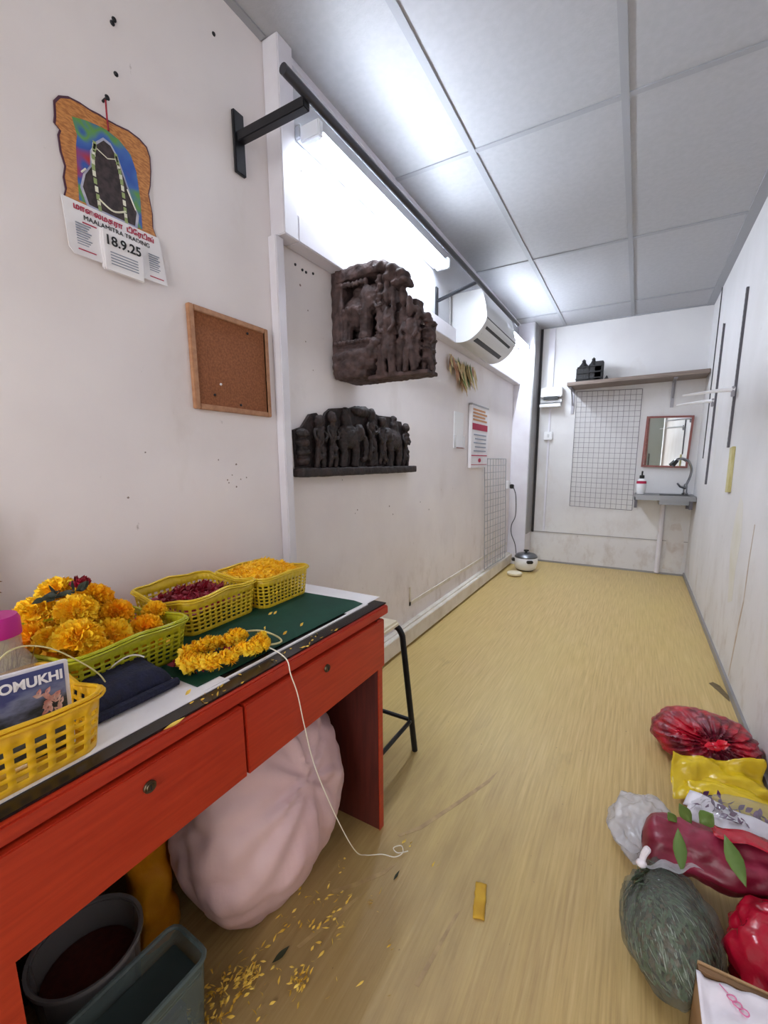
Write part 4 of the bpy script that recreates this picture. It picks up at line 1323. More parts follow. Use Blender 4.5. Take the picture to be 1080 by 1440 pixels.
GM = 'marigold heads in the lime basket'
heads = [(1, -0.86, 0.475, 0.775, 1.25, 'orange marigold head nearest the far end of the lime basket front row'),
         (0, -0.84, 0.345, 0.805, 1.55, 'big frilly yellow marigold head at the front of the lime basket'),
         (2, -0.90, 0.52, 0.79, 1.0, 'small lone yellow marigold head at the far side of lime basket')]
for h in heads:
    marigold(*h, group=GM)
fill = [(-0.86, 0.41, 0.785, 1.35), (-0.83, 0.41, 0.768, 1.0), (-0.82, 0.46, 0.763, 0.9), (-0.89, 0.37, 0.84, 1.35), (-0.93, 0.42, 0.845, 1.3), (-0.95, 0.33, 0.84, 1.3), (-0.98, 0.38, 0.86, 1.35), (-0.90, 0.44, 0.81, 1.3), (-0.935, 0.46, 0.80, 1.2),
        (-1.01, 0.43, 0.83, 1.3), (-1.03, 0.36, 0.82, 1.2), (-0.97, 0.47, 0.79, 1.2), (-0.88, 0.325, 0.80, 1.2), (-0.92, 0.31, 0.80, 1.3), (-0.82, 0.365, 0.775, 1.1), (-0.90, 0.40, 0.78, 1.4), (-0.96, 0.40, 0.80, 1.4), (-0.87, 0.36, 0.77, 1.2), (-0.93, 0.36, 0.79, 1.4), (-1.0, 0.46, 0.80, 1.2)]
for k, (x, y, z, s) in enumerate(fill):
    marigold(k % 3, x, y, z, s, 'yellow marigold head in the heap filling the lime basket', 'marigold heap in the lime basket')
b = MB()
for k in range(40):
    d = Vector((rnd.uniform(-1, 1), rnd.uniform(-1, 1), rnd.uniform(0.1, 1))).normalized()
    leaf_into(b, Vector((-0.945, 0.405, 0.874)) + d * 0.004, d, 0.016, 0.012, 0.4)
tag(b.build('rose_head', 'rose', ang=80, recalc=False), 'single dark red rose head among marigolds in the lime basket', 'flower')
b = MB()
for k in range(14):
    d = Vector((rnd.uniform(-0.4, 0.4), rnd.uniform(-1, 1), rnd.uniform(-0.2, 0.6)))
    leaf_into(b, (-0.915 + rnd.uniform(-0.012, 0.012), 0.365 + rnd.uniform(-0.03, 0.03), 0.872), d, 0.024, 0.011, 0.2)
tag(b.build('dark_leaf_sprig', 'leafdark', ang=80, recalc=False), 'dark green leaf sprig tucked between marigolds in the lime basket', 'leaf sprig')


def petal_pile(name, m, c, hx, hy, z0, top, n, size, seed, label, cat='petals', edge=0.9):
    r = random.Random(seed)
    b = MB()
    def H(u, v):
        e = max(abs(u), abs(v))
        return z0 + top * (1 - 0.45 * e * e) + 0.008 * nz((u * 2, v * 2, seed), 1)
    b.grid(lambda a, d: (c[0] + hx * (2 * a - 1), c[1] + hy * (2 * d - 1), H(2 * a - 1, 2 * d - 1)), 20, 20)
    for i in range(n):
        u, v = r.uniform(-1, 1) * edge, r.uniform(-1, 1) * edge
        p = Vector((c[0] + hx * u, c[1] + hy * v, H(u, v) + 0.001))
        d = Vector((r.uniform(-1, 1), r.uniform(-1, 1), r.uniform(-0.1, 0.7)))
        leaf_into(b, p, d, size * r.uniform(0.7, 1.3), size * 0.5, r.uniform(-0.2, 0.5))
    return tag(b.build(name, m, ang=80, recalc=False), label, cat, kind='stuff')
petal_pile('rose_petals', 'rose', (-0.975, 0.68), 0.082, 0.085, DZ + 0.02, 0.066, 460, 0.022, 4, 'dark red rose petals filling the mustard basket')
petal_pile('yellow_petals', 'petal_y', (-0.965, 0.90), 0.088, 0.09, DZ + 0.02, 0.092, 1300, 0.013, 5, 'loose yellow marigold petals heaped in the farthest basket')
petal_pile('marigold_bed', 'marigold_o', (-0.93, 0.41), 0.118, 0.095, DZ + 0.015, 0.055, 420, 0.014, 6, 'loose orange petals beneath the marigold heads in lime basket')

# marigold garland on the green mat
t = thing('marigold_garland', (-0.73, 0.56, DZ + 0.008), 'short strung garland of yellow marigolds lying on the green mat', 'garland')
rows = [((-0.700, 0.470), (-0.665, 0.600)), ((-0.765, 0.505), (-0.735, 0.610))]
buds = MB()
r = random.Random(8)
loopp = spline([(-0.745, 0.485, 0), (-0.715, 0.472, 0), (-0.695, 0.50, 0), (-0.68, 0.56, 0), (-0.672, 0.605, 0), (-0.69, 0.622, 0)], 5) + spline([(-0.768, 0.50, 0), (-0.765, 0.55, 0), (-0.748, 0.60, 0), (-0.738, 0.612, 0)], 5)
for p in loopp:
    for q in range(2):
        c_ = Vector((p.x + r.uniform(-0.007, 0.007), p.y + r.uniform(-0.007, 0.007), DZ + 0.022 + r.uniform(0, 0.016)))
        for k in range(50):
            d = Vector((r.gauss(0, 1), r.gauss(0, 1), r.gauss(0.3, 1))).normalized()
            leaf_into(buds, c_ + d * 0.004, d, 0.0115, 0.0095, 0.3)
put(t, buds.build('blossoms', 'marigold', ang=80, recalc=False))
b = MB()
for k in range(26):
    p = Vector((-0.718 + r.uniform(-0.03, 0.025), 0.545 + r.uniform(-0.07, 0.07), DZ + 0.012))
    leaf_into(b, p, (r.uniform(-1, 1), r.uniform(-1, 1), 0.3), 0.02, 0.009, 0.3)
for k in range(14):
    leaf_into(b, (-0.765 + r.uniform(-0.01, 0.01), 0.482 + r.uniform(-0.012, 0.012), DZ + 0.014), (r.uniform(-1, 1), r.uniform(-1, 1), 0.4), 0.02, 0.012, 0.3)
put(t, b.build('rose_bits', 'rose', ang=80, recalc=False))
b = MB()
b.tube(spline([(-0.765, 0.52, DZ + 0.03), (-0.76, 0.60, DZ + 0.034), (-0.735, 0.655, DZ + 0.03), (-0.70, 0.672, DZ + 0.02), (-0.67, 0.665, DZ + 0.014), (-0.668, 0.63, DZ + 0.02), (-0.69, 0.60, DZ + 0.03)], 8), 0.0022, 6)
put(t, b.build('tie_string', 'twine'))

# string from garland down to the floor
s = spline([(-0.676, 0.62, DZ + 0.02), (-0.635, 0.617, DZ + 0.016), (-0.603, 0.612, DZ + 0.006), (-0.590, 0.607, DZ - 0.02), (-0.588, 0.622, 0.63), (-0.590, 0.642, 0.54), (-0.588, 0.670, 0.42), (-0.575, 0.73, 0.24), (-0.575, 0.80, 0.09), (-0.585, 0.865, 0.012), (-0.55, 0.895, 0.005), (-0.515, 0.905, 0.005), (-0.50, 0.925, 0.008), (-0.515, 0.945, 0.006), (-0.53, 0.925, 0.009), (-0.51, 0.915, 0.012), (-0.49, 0.94, 0.005)], 8)
tag(MB().tube(s, 0.0013, 6).build('garland_string', 'string'), 'thin white string hanging from the garland over desk edge to floor', 'string')

# bits on the desk edge and pad
b = MB()
r = random.Random(21)
for k in range(34):
    y = r.uniform(0.40, 0.80)
    leaf_into(b, (-0.625 + r.uniform(-0.015, 0.012), y, DZ + 0.0055), (r.uniform(-1, 1), r.uniform(-1, 1), r.uniform(0, 0.3)), r.uniform(0.005, 0.012), 0.003, 0.4)
for (x, y) in ((-0.78, 0.64), (-0.76, 0.70), (-0.83, 0.78), (-0.82, 0.79), (-0.70, 0.70), (-0.66, 0.42), (-0.70, 0.76)):
    leaf_into(b, (x, y, DZ + 0.010), (r.uniform(-1, 1), 1, 0.3), 0.014, 0.006, 0.2)
leaf_into(b, (-0.606, 0.345, DZ + 0.006), (0.1, 1, 0.05), 0.035, 0.010, 0.05, (0, 0, 1))
tag(b.build('petal_crumbs', 'petal_dry', ang=80, recalc=False), 'dry petal crumbs along the front edge of the desk top', 'petals', kind='stuff')

# ---------------------------------------------------------------- jar, magazine, box at the near corner
t = thing('plastic_jar', (-0.86, 0.245, DZ + 0.006), 'clear plastic jar with a magenta screw lid at the near end of desk', 'jar')
JX, JY = -0.855, 0.242
put(t, MB().lathe([(0, 0), (0.044, 0), (0.048, 0.006), (0.048, 0.07), (0.046, 0.085), (0.036, 0.105), (0.031, 0.115), (0.031, 0.15), (0.028, 0.15), (0.028, 0.116), (0.044, 0.084), (0.045, 0.01), (0, 0.006)], (JX, JY, DZ + 0.006), 26).build('jar_body', 'clear_jar'))
b = MB().lathe([(0.033, 0.140), (0.033, 0.165), (0.030, 0.172), (0, 0.173)], (JX, JY, DZ + 0.006), 40)
put(t, b.build('lid', 'pink_lid'))
b = MB()
r = random.Random(2)
for k in range(34):
    a = r.uniform(0, 6.28)
    q = r.uniform(0, 0.026)
    leaf_into(b, (JX + q * cos(a), JY + q * sin(a), DZ + 0.014), (0.25 * r.uniform(-1, 1), 0.25 * r.uniform(-1, 1), 1), r.uniform(0.06, 0.13), 0.006, 0.05)
put(t, b.build('contents', 'brown_box', ang=80, recalc=False))

t = thing('magazine', (-0.70, 0.19, BZ), 'illustrated blue-grey magazine standing upright in the yellow basket', 'magazine')
U_, V_ = Vector((0.0, 1, -0.09)).normalized(), Vector((-0.16, 0.09, 1)).normalized()
N_ = U_.cross(V_).normalized()
mo = Vector((-0.700, 0.272, BZ + 0.126)) - V_ * 0.122          # lower right corner of the front
fm = frame(mo, U_, V_)
W_, H_ = 0.20, 0.122
put(t, MB().box(-W_, 0, 0, H_, -0.010, 0, bev=0.001, mtx=fm).build('pages', 'paper'))
put(t, MB().box(-W_, -0.006, 0.0, H_ - 0.004, 0.0002, 0.0010, mtx=fm).build('cover', 'cover'))
tt = MB()
tt.text('GOMUKHI', 0.0182, fm @ Matrix.Translation((-0.008, H_ - 0.024, 0.0014)), depth=0.0003, align='RIGHT', bold=0.0006)
put(t, tt.build('title_lettering', 'title_white'))
cb_ = MB()
r = random.Random(4)
for k in range(22):
    leaf_into(cb_, fm @ Vector((-0.028 + r.gauss(0, 0.006), 0.072 + r.gauss(0, 0.007), 0.0016)), fm.to_3x3() @ Vector((r.uniform(-1, 1), r.uniform(-1, 1), 0.02)), 0.012, 0.006, 0.0, N_)
put(t, cb_.build('cover_figure', 'cover_red', ang=80, recalc=False))
t = thing('brown_box', (-1.14, 0.25, DZ + 0.006), 'dull brown open box against the wall behind the jar', 'box')
b = MB()
bx = (-1.172, -1.108, 0.06, 0.278, DZ + 0.0062, DZ + 0.125)
b.box(bx[0], bx[1], bx[2], bx[3], bx[4], bx[4] + 0.004)
b.box(bx[0], bx[0] + 0.004, bx[2], bx[3], bx[4], bx[5]).box(bx[1] - 0.004, bx[1], bx[2], bx[3], bx[4], bx[5])
b.box(bx[0], bx[1], bx[2], bx[2] + 0.004, bx[4], bx[5]).box(bx[0], bx[1], bx[3] - 0.004, bx[3], bx[4], bx[5] - 0.012)
put(t, b.build('carton', 'brown_box'))
put(t, MB().box(bx[0] + 0.006, bx[1] - 0.006, bx[2] + 0.006, bx[3] - 0.006, bx[4] + 0.006, bx[5] - 0.025).build('filling', 'kraft'))
b = MB()
r = random.Random(9)
for k in range(60):
    leaf_into(b, (-1.165 + r.uniform(0, 0.02), 0.318 + r.uniform(-0.02, 0.010), 0.83 + r.uniform(0, 0.19)), (r.uniform(-0.3, 0.6), r.uniform(-1, 1), -0.8), 0.035, 0.016, 0.3)
b.tube([(-1.172, 0.322, 1.04), (-1.168, 0.322, 0.80)], 0.003, 6)
tag(b.build('dried_garland', 'brown_box', ang=80, recalc=False), 'dark dried garland hanging on the wall above the brown box', 'garland')
lp = spline([(-0.72, 0.17, 0.80), (-0.74, 0.205, 0.842), (-0.76, 0.237, 0.850), (-0.76, 0.272, 0.836), (-0.76, 0.308, 0.800), (-0.757, 0.336, 0.762), (-0.748, 0.345, 0.727), (-0.735, 0.332, 0.737), (-0.715, 0.315, 0.72)], 7)
tag(MB().tube(lp, 0.0012, 6).build('wire_loop', 'twine'), 'pale thin twine loop arching over the magazine and navy cloth', 'twine')
tag(MB().tube(spline([(-0.80, 0.36, 0.742), (-0.785, 0.385, 0.762), (-0.78, 0.405, 0.764), (-0.775, 0.42, 0.755)], 6), 0.0016, 6).build('twine_end', 'string'), 'short white curl of twine above the navy cloth', 'twine')

# ================================================================ UNDER THE DESK
def crumple(c, rad, seed, amp=0.05, freq=3.0, pleat=None, floor=0.002, seg=56, rings=34, mtx=None, squash=0.0):
    """a soft filled bag: ellipsoid with lumps, creases and pleats gathered towards a knot direction"""
    c = Vector(c)
    kd = Vector(pleat[0]).normalized() if pleat else None
    def f(n):
        v = 1 + amp * nz((n.x * freq + seed, n.y * freq, n.z * freq)) + amp * 0.45 * nz((n.x * freq * 2.7, n.y * freq * 2.7 + seed, n.z * freq * 2.7))
        v -= amp * 0.7 * max(0, 0.25 - abs(nz((n.x * 2.2 + seed * 3, n.y * 2.2, n.z * 2.2)))) * 2
        if kd:
            a = n.dot(kd)
            o1 = kd.orthogonal().normalized()
            o2 = kd.cross(o1)
            th = math.atan2(n.dot(o2), n.dot(o1))
            w_ = max(0, (a + 0.25) / 1.25) ** 1.5
            v += w_ * pleat[2] * (sin(pleat[1] * th + 3 * nz((n.x * 2 + seed, n.y * 2, n.z * 2))) * 0.6 + 0.4 * sin(pleat[1] * 1.7 * th + seed))
            v += pleat[3] * max(0, a - 0.8) * 5
        return v
    b = MB()
    b.ell((0, 0, 0), rad, seg, rings, f, mtx)
    for v in b.bm.verts:
        v.co += c
        if v.co.z < floor:
            v.co.z = floor
    return b


t = thing('cloth_sack', (-0.775, 0.71, 0), 'big full pinkish-white sack on the floor under the desk', 'sack')
o = crumple((-0.785, 0.700, 0.232), (0.168, 0.245, 0.275), 2.0, amp=0.075, freq=1.7, pleat=((0.88, 0.05, 0.42), 9, 0.05, -0.10), seg=110, rings=72).build('sack_body', 'sack', ang=80)
put(t, o)
t = thing('yellow_bag', (-0.86, 0.44, 0.09), 'crumpled yellow plastic bag between the sack and storage tubs under desk', 'bag')
def yb(u, v):
    a = 2 * pi * u
    h = 0.005 + 0.35 * v
    w_ = 0.052 * (1 + 0.25 * nz((cos(a) * 1.5, sin(a) * 1.5, v * 5))) * (1.0 - 0.25 * v)
    return (-0.92 + w_ * 1.0 * cos(a) + 0.01 * nz((v * 6, 1, 2)), 0.458 + w_ * 0.95 * sin(a) + 0.012 * nz((v * 5, 7, 2)), h + 0.008 * nz((cos(a) * 3, sin(a) * 3, v * 3)))
b = MB().grid(yb, 40, 26, cu=True)
b.tube([(-0.92, 0.46, 0.34), (-0.915, 0.465, 0.40)], [0.03, 0.012], 10)
put(t, b.build('bag_body', 'yellow_bag', ang=70))
t = thing('round_tub', (-0.80, 0.265, 0), 'smoky grey round plastic tub under the near end of the desk', 'tub')
TC = (-0.850, 0.298)
def tub(name, c, r0, r1, h, m, th=0.003):
    return MB().lathe([(0, 0.0), (r0, 0.0), (r1, h), (r1 + 0.006, h + 0.002), (r1 + 0.006, h - 0.006), (r1 + 0.002, h - 0.006), (r1 - th, h - 0.004), (r0 - th, th), (0, th)], (c[0], c[1], 0), 40).build(name, m)
put(t, tub('tub_wall', TC, 0.074, 0.088, 0.205, 'tub'))
o = MB().lathe([(0, 0.006), (0.066, 0.006), (0.078, 0.145), (0.0, 0.16)], (TC[0], TC[1], 0), 28).build('dark_filling', 'desk_in')
tag(o, 'dark reddish filling inside the smoky round tub', 'tub filling', kind='stuff')
t = thing('storage_box', (-0.70, 0.40, 0), 'translucent grey-green storage box on floor beside the round tub', 'box')
def sbox(u, v):
    at = perim(0.054 * (0.88 + 0.12 * v), 0.128 * (0.92 + 0.08 * v), 0.02, 0)
    p = at(u)
    return (p.x, p.y, 0.004 + 0.185 * v)
b = MB().grid(sbox, 60, 8, cu=True)
at_ = perim(0.054, 0.128, 0.02, 0)
b.tube([Vector((at_(k / 60).x, at_(k / 60).y, 0.19)) for k in range(60)], 0.005, 6, closed=True)
atb = perim(0.0475, 0.118, 0.02, 0)
b._new([(atb(k / 40).x, atb(k / 40).y, 0.003) for k in range(40)], [tuple(range(40))])
o = b.build('box_wall', 'box_pl')
mtx_ = Matrix.Translation((-0.697, 0.280, 0)) @ Matrix.Rotation(radians(-2), 4, 'Z')
o.matrix_world = mtx_
put(t, o)
b = MB().box(-0.047, 0.047, -0.118, 0.118, 0.150, 0.158, bev=0.003)
o = b.build('lid', 'box_lid')
o.matrix_world = mtx_
put(t, o)
o = MB().box(0.0, 0.036, 0.03, 0.09, 0.01, 0.11, bev=0.008).build('blue_packet', 'blue')
o.matrix_world = mtx_
tag(o, 'blue packet inside the translucent storage box', 'packet')
# dark woven basket standing behind the tub
t = thing('woven_basket', (-1.036, 0.32, 0), 'dark woven basket behind the round tub deep under the desk', 'basket')
b = MB()
for k in range(16):
    z = 0.02 + k * 0.022
    b.tube([(-1.036 + (0.080 + 0.002 * k) * cos(2 * pi * i / 28), 0.32 + (0.080 + 0.002 * k) * sin(2 * pi * i / 28), z + 0.004 * (1 if i % 2 else -1)) for i in range(28)], 0.0055, 5, closed=True)
for i in range(28):
    a = 2 * pi * i / 28
    b.tube([(-1.036 + 0.080 * cos(a), 0.32 + 0.080 * sin(a), 0.005), (-1.036 + 0.112 * cos(a), 0.32 + 0.112 * sin(a), 0.365)], 0.004, 5)
put(t, b.build('weave', 'dark_wire'))
put(t, MB().tube([(-1.036 + 0.114 * cos(2 * pi * i / 32), 0.32 + 0.114 * sin(2 * pi * i / 32), 0.37) for i in range(32)], 0.008, 6, closed=True).build('rim', 'dark_wire'))

# ================================================================ STOOL
t = thing('stool', (-0.83, 1.20, 0), 'square stool with black bent-tube legs behind the far end of desk', 'stool')
SXa, SXb, SYa, SYb = -0.985, -0.672, 1.065, 1.344
k = 0.045
for (x, y, sx, sy) in ((SXb, SYb, -1, -1), (SXb, SYa, -1, 1), (SXa, SYb, 1, -1), (SXa, SYa, 1, 1)):
    pts = [(x, y, 0.0), (x + sx * k * 0.9, y + sy * k * 0.6, 0.475), (x + sx * (k + 0.012), y + sy * k * 0.65, 0.502), (x + sx * (k + 0.045), y + sy * k * 0.7, 0.512)]
    put(t, MB().tube([pts[0], Vector(pts[0]).lerp(Vector(pts[1]), 0.5)] + spline(pts[1:], 5), 0.0115, 10).build('leg', 'steel_black'))
b = MB()
q = [(SXb - 0.012, SYb - 0.008), (SXb - 0.012, SYa + 0.008), (SXa + 0.012, SYa + 0.008), (SXa + 0.012, SYb - 0.008)]
for i in range(4):
    p0, p1 = q[i], q[(i + 1) % 4]
    b.tube([(p0[0], p0[1], 0.13), (p1[0], p1[1], 0.13)], 0.008, 8)
put(t, b.build('foot_rail', 'steel_black'))
put(t, MB().box(SXa + 0.03, SXb - 0.055, SYa + 0.02, SYb - 0.02, 0.505, 0.53, bev=0.008).build('seat', 'cream'))

# ================================================================ FLOOR BITS
r = random.Random(33)
b = MB()
for (cx, cy, n, sp) in ((-0.654, 0.502, 90, 0.018), (-0.672, 0.43, 110, 0.024), (-0.55, 0.55, 44, 0.013), (-0.626, 0.711, 12, 0.016), (-0.57, 0.712, 12, 0.016), (-0.664, 0.622, 10, 0.014), (-0.613, 0.641, 9, 0.014), (-0.546, 0.652, 14, 0.02), (-0.631, 0.809, 5, 0.01), (-0.501, 0.771, 6, 0.01), (-0.583, 0.466, 7, 0.012), (-0.405, 0.94, 2, 0.006), (-0.428, 0.717, 3, 0.012), (-0.52, 0.955, 7, 0.012), (-0.56, 0.62, 10, 0.08), (-0.62, 0.55, 8, 0.07)):
    for k in range(n):
        leaf_into(b, (cx + r.gauss(0, sp), cy + r.gauss(0, sp * 1.3), 0.002 + (0.014 if n > 30 else 0.005) * r.random()), (r.uniform(-1, 1), r.uniform(-1, 1), r.uniform(0, 0.6)), r.uniform(0.008, 0.017), r.uniform(0.003, 0.006), r.uniform(-0.2, 1.0))
tag(b.build('scattered_petals', 'petal_dry', ang=80, recalc=False), 'yellow marigold petals scattered over the floor in front of desk', 'petals', kind='stuff')
b = MB()
leaf_into(b, (-0.485, 0.845, 0.003), (0.1, 1, 0.1), 0.03, 0.007, 0.1, (0, 0, 1))
tag(b.build('leaf_bit', 'leafdark', ang=80, recalc=False), 'dark thin leaf bit on floor just below the knotted string end', 'leaf')
b = MB()
leaf_into(b, (-0.628, 0.545, 0.004), (0.35, 1, 0.1), 0.045, 0.014, 0.1, (0, 0, 1))
tag(b.build('leaf_bit', 'leafdark', ang=80, recalc=False), 'dark folded leaf on floor above the middle petal clump', 'leaf')
mt = Matrix.Translation((-0.265, 0.907, 0)) @ Matrix.Rotation(radians(14), 4, 'Z')
b = MB()
def st(u, v):
    return Vector((-0.014 + 0.028 * u + 0.002 * nz((v * 6, 1, 1)), -0.046 + 0.092 * v, 0.006 + 0.004 * nz((u * 3, v * 5, 2))))
b.grid(st, 6, 16)
o = b.build('yellow_strip', 'sponge')
mod(o, 'SOLIDIFY', thickness=0.006, offset=-1)
o.matrix_world = mt
tag(o, 'small mustard-yellow strip of card lying alone on the open floor', 'strip')

# ================================================================ BAGS ALONG THE RIGHT WALL
t = thing('red_bag', (0.29, 1.87, 0), 'round dark red plastic bag tied with a bright red knot by right wall', 'bag')
kd = (0.12, -0.75, 0.65)
put(t, crumple((0.30, 1.86, 0.068), (0.172, 0.165, 0.085), 5.0, 0.06, 2.4, (kd, 21, 0.11, -0.12), seg=160, rings=72).build('bag_film', 'red_bag', ang=80))
b = MB()
kp = Vector((0.318, 1.735, 0.118))
b.ell(kp, (0.020, 0.018, 0.014), 12, 8, lambda n: 1 + 0.2 * nz((n.x * 4, n.y * 4, n.z * 4)))
for a in range(5):
    leaf_into(b, kp, (cos(a * 1.3), -0.6 + 0.4 * sin(a * 2.1), 0.5), 0.045, 0.03, 0.3)
put(t, b.build('knot', 'red_knot', ang=70, recalc=False))

def sheet(o, u, v, nu, nv, fn, n=None):
    o, u, v = Vector(o), Vector(u), Vector(v)
    w_ = u.cross(v).normalized()
    return MB().grid(lambda a, b_: o + u * a + v * b_ + w_ * fn(a, b_), nu, nv)

t = thing('yellow_bag', (0.32, 1.55, 0), 'bright yellow plastic bag lying open in front of the red tied bag', 'bag')
o = sheet((0.185, 1.50, 0.035), (0.27, 0.10, 0.0), (-0.005, 0.13, 0.075), 30, 16, lambda a, b_: 0.030 * nz((a * 5, b_ * 4, 1.5)) + 0.014 * sin(b_ * 9 + a * 5) + 0.010 * nz((a * 14, b_ * 9, 6))).build('upper_film', 'yellow_film', ang=80, recalc=False)
mod(o, 'SOLIDIFY', thickness=0.0012)
put(t, o)
put(t, crumple((0.335, 1.575, 0.035), (0.135, 0.072, 0.042), 9.0, 0.12, 2.6, ((-1, 0.2, 0.2), 9, 0.06, 0.0), seg=60, rings=30).build('lower_film', 'yellow_film', ang=80))

t = thing('clear_bag', (0.36, 1.42, 0), 'clear plastic bag of white paper and purple petals below the yellow bag', 'bag')
put(t, crumple((0.375, 1.385, 0.075), (0.17, 0.110, 0.085), 13.0, 0.08, 2.6, ((-0.8, 0.3, 0.5), 11, 0.04, 0.0), seg=64, rings=34).build('bag_film', 'clear', ang=80))
for k, (o_, u_, v_) in enumerate((((0.20, 1.42, 0.085), (0.24, -0.11, 0.03), (0.02, 0.045, 0.022)), ((0.20, 1.375, 0.075), (0.25, -0.09, 0.035), (0.015, 0.04, 0.02)))):
    o = sheet(o_, u_, v_, 24, 6, lambda a, b_: 0.006 * sin(a * 12 + k) + 0.004 * nz((a * 8, b_ * 3, k))).build('paper_fold', 'white_pack', ang=80, recalc=False)
    mod(o, 'SOLIDIFY', thickness=0.003)
    put(t, o)
b = MB()
r = random.Random(6)
for k in range(160):
    a = r.random()
    leaf_into(b, (0.25 + 0.20 * a + r.uniform(-0.01, 0.01), 1.43 - 0.07 * a + r.uniform(-0.03, 0.045), 0.085 + 0.035 * r.random()), (r.uniform(-1, 1), r.uniform(-1, 1), r.uniform(-0.2, 0.6)), 0.024, 0.014, 0.3)
put(t, b.build('purple_petals', 'purple', ang=80, recalc=False))

t = thing('milky_bag', (0.10, 1.30, 0), 'translucent whitish plastic bag at the floor-side edge of the bag pile', 'bag')
put(t, crumple((0.105, 1.30, 0.052), (0.098, 0.125, 0.06), 17.0, 0.16, 2.4, ((0.1, -0.9, 0.25), 13, 0.08, -0.1), seg=90, rings=46).build('bag_film', 'milky', ang=80))

t = thing('magenta_parcel', (0.26, 1.19, 0.05), 'long magenta wrapped parcel lying across the bags with leaves on it', 'parcel')
def parcel(u, v):
    a = 2 * pi * u
    x = 0.088 + 0.36 * v
    e = min(1, v / 0.06, (1 - v) / 0.06) ** 0.5
    rr = (0.063 + 0.014 * nz((cos(a) * 1.6, sin(a) * 1.6, v * 5)) + 0.007 * nz((cos(a) * 4, sin(a) * 4 + 3, v * 14)) + 0.004 * max(0, cos(4 * a))) * (0.25 + 0.75 * e)
    yy = 1.19 + rr * 1.15 * cos(a) + 0.02 * v
    zz = 0.118 + rr * 0.86 * sin(a) + 0.025 * v
    return (x, yy, max(0.05, zz))
b = MB().grid(parcel, 48, 40, cu=True)
put(t, b.build('wrapping', 'mag_pack', ang=70))
o = sheet((0.235, 1.235, 0.192), (0.22, -0.01, 0.014), (0.0, -0.06, 0.012), 18, 6, lambda a, b_: 0.005 * sin(a * 14) + 0.006 * nz((a * 6, b_ * 4, 3))).build('red_flap', 'red_film', ang=80, recalc=False)
mod(o, 'SOLIDIFY', thickness=0.001)
put(t, o)
SH_ = Vector((-0.003, -0.028, 0.023))
for k, (p, q, w_, lb) in enumerate((((0.197, 1.235, 0.168), (0.164, 1.235, 0.215), 0.030, 'upright green mango leaf second from the left on the magenta parcel'),
                                   ((0.166, 1.235, 0.150), (0.143, 1.235, 0.180), 0.024, 'leftmost green mango leaf on the magenta parcel'),
                                   ((0.214, 1.245, 0.170), (0.240, 1.245, 0.208), 0.040, 'broad green mango leaf at the far edge of the magenta parcel'),
                                   ((0.161, 1.185, 0.182), (0.170, 1.112, 0.125), 0.028, 'green mango leaf hanging down the near side of the magenta parcel'),
                                   ((0.252, 1.180, 0.212), (0.285, 1.100, 0.160), 0.034, 'long green mango leaf at right pointing down over the magenta parcel'))):
    b = MB()
    d = Vector(q) - Vector(p)
    leaf_into(b, Vector(p) + SH_ * (2.1 if k == 3 else 1.0), d, d.length, w_, 0.06, (-0.1, -0.7, 0.7))
    o = b.build('mango_leaf', 'green_leaf', ang=70, recalc=False)
    mod(o, 'SOLIDIFY', thickness=0.0012)
    tag(o, lb, 'leaf', 'mango leaves on the parcel')

t = thing('herb_bag', (0.14, 0.99, 0), 'knotted clear plastic bag packed with dark green herbs on the floor', 'bag')
mtb = Matrix.Rotation(radians(8), 4, 'Z') @ Matrix.Rotation(radians(14), 4, 'X')
kdh = (-0.55, 0.55, 0.62)
put(t, crumple((0.142, 0.985, 0.085), (0.100, 0.128, 0.088), 23.0, 0.11, 2.2, (kdh, 15, 0.06, -0.08), seg=96, rings=48, mtx=mtb).build('bag_film', 'herb_film', ang=80))
b = MB()
kp = Vector((0.083, 1.055, 0.158))
b.ell(kp, (0.012, 0.010, 0.010), 10, 8)
b.tube(spline([kp, kp + Vector((0.004, 0.01, 0.018)), kp + Vector((0.012, 0.014, 0.036))], 4), [0.007, 0.007, 0.007, 0.007, 0.0075, 0.008, 0.008, 0.008, 0.006], 8)
o2 = sheet(kp, (0.075, 0.035, 0.012), (0.045, -0.03, 0.03), 10, 8, lambda a, b_: 0.006 * sin(a * 8 + b_ * 5))
put(t, b.build('knot', 'white_pack'))
put(t, o2.build('loose_film', 'milky', ang=80, recalc=False))
core = crumple((0.142, 0.985, 0.080), (0.084, 0.108, 0.070), 23.0, 0.06, 3.0, None, seg=48, rings=28, mtx=mtb).build('herb_core', 'herb_dk', ang=80)
tag(core, 'dark mass of herbs inside the knotted clear bag', 'herbs', kind='stuff')
r = random.Random(12)
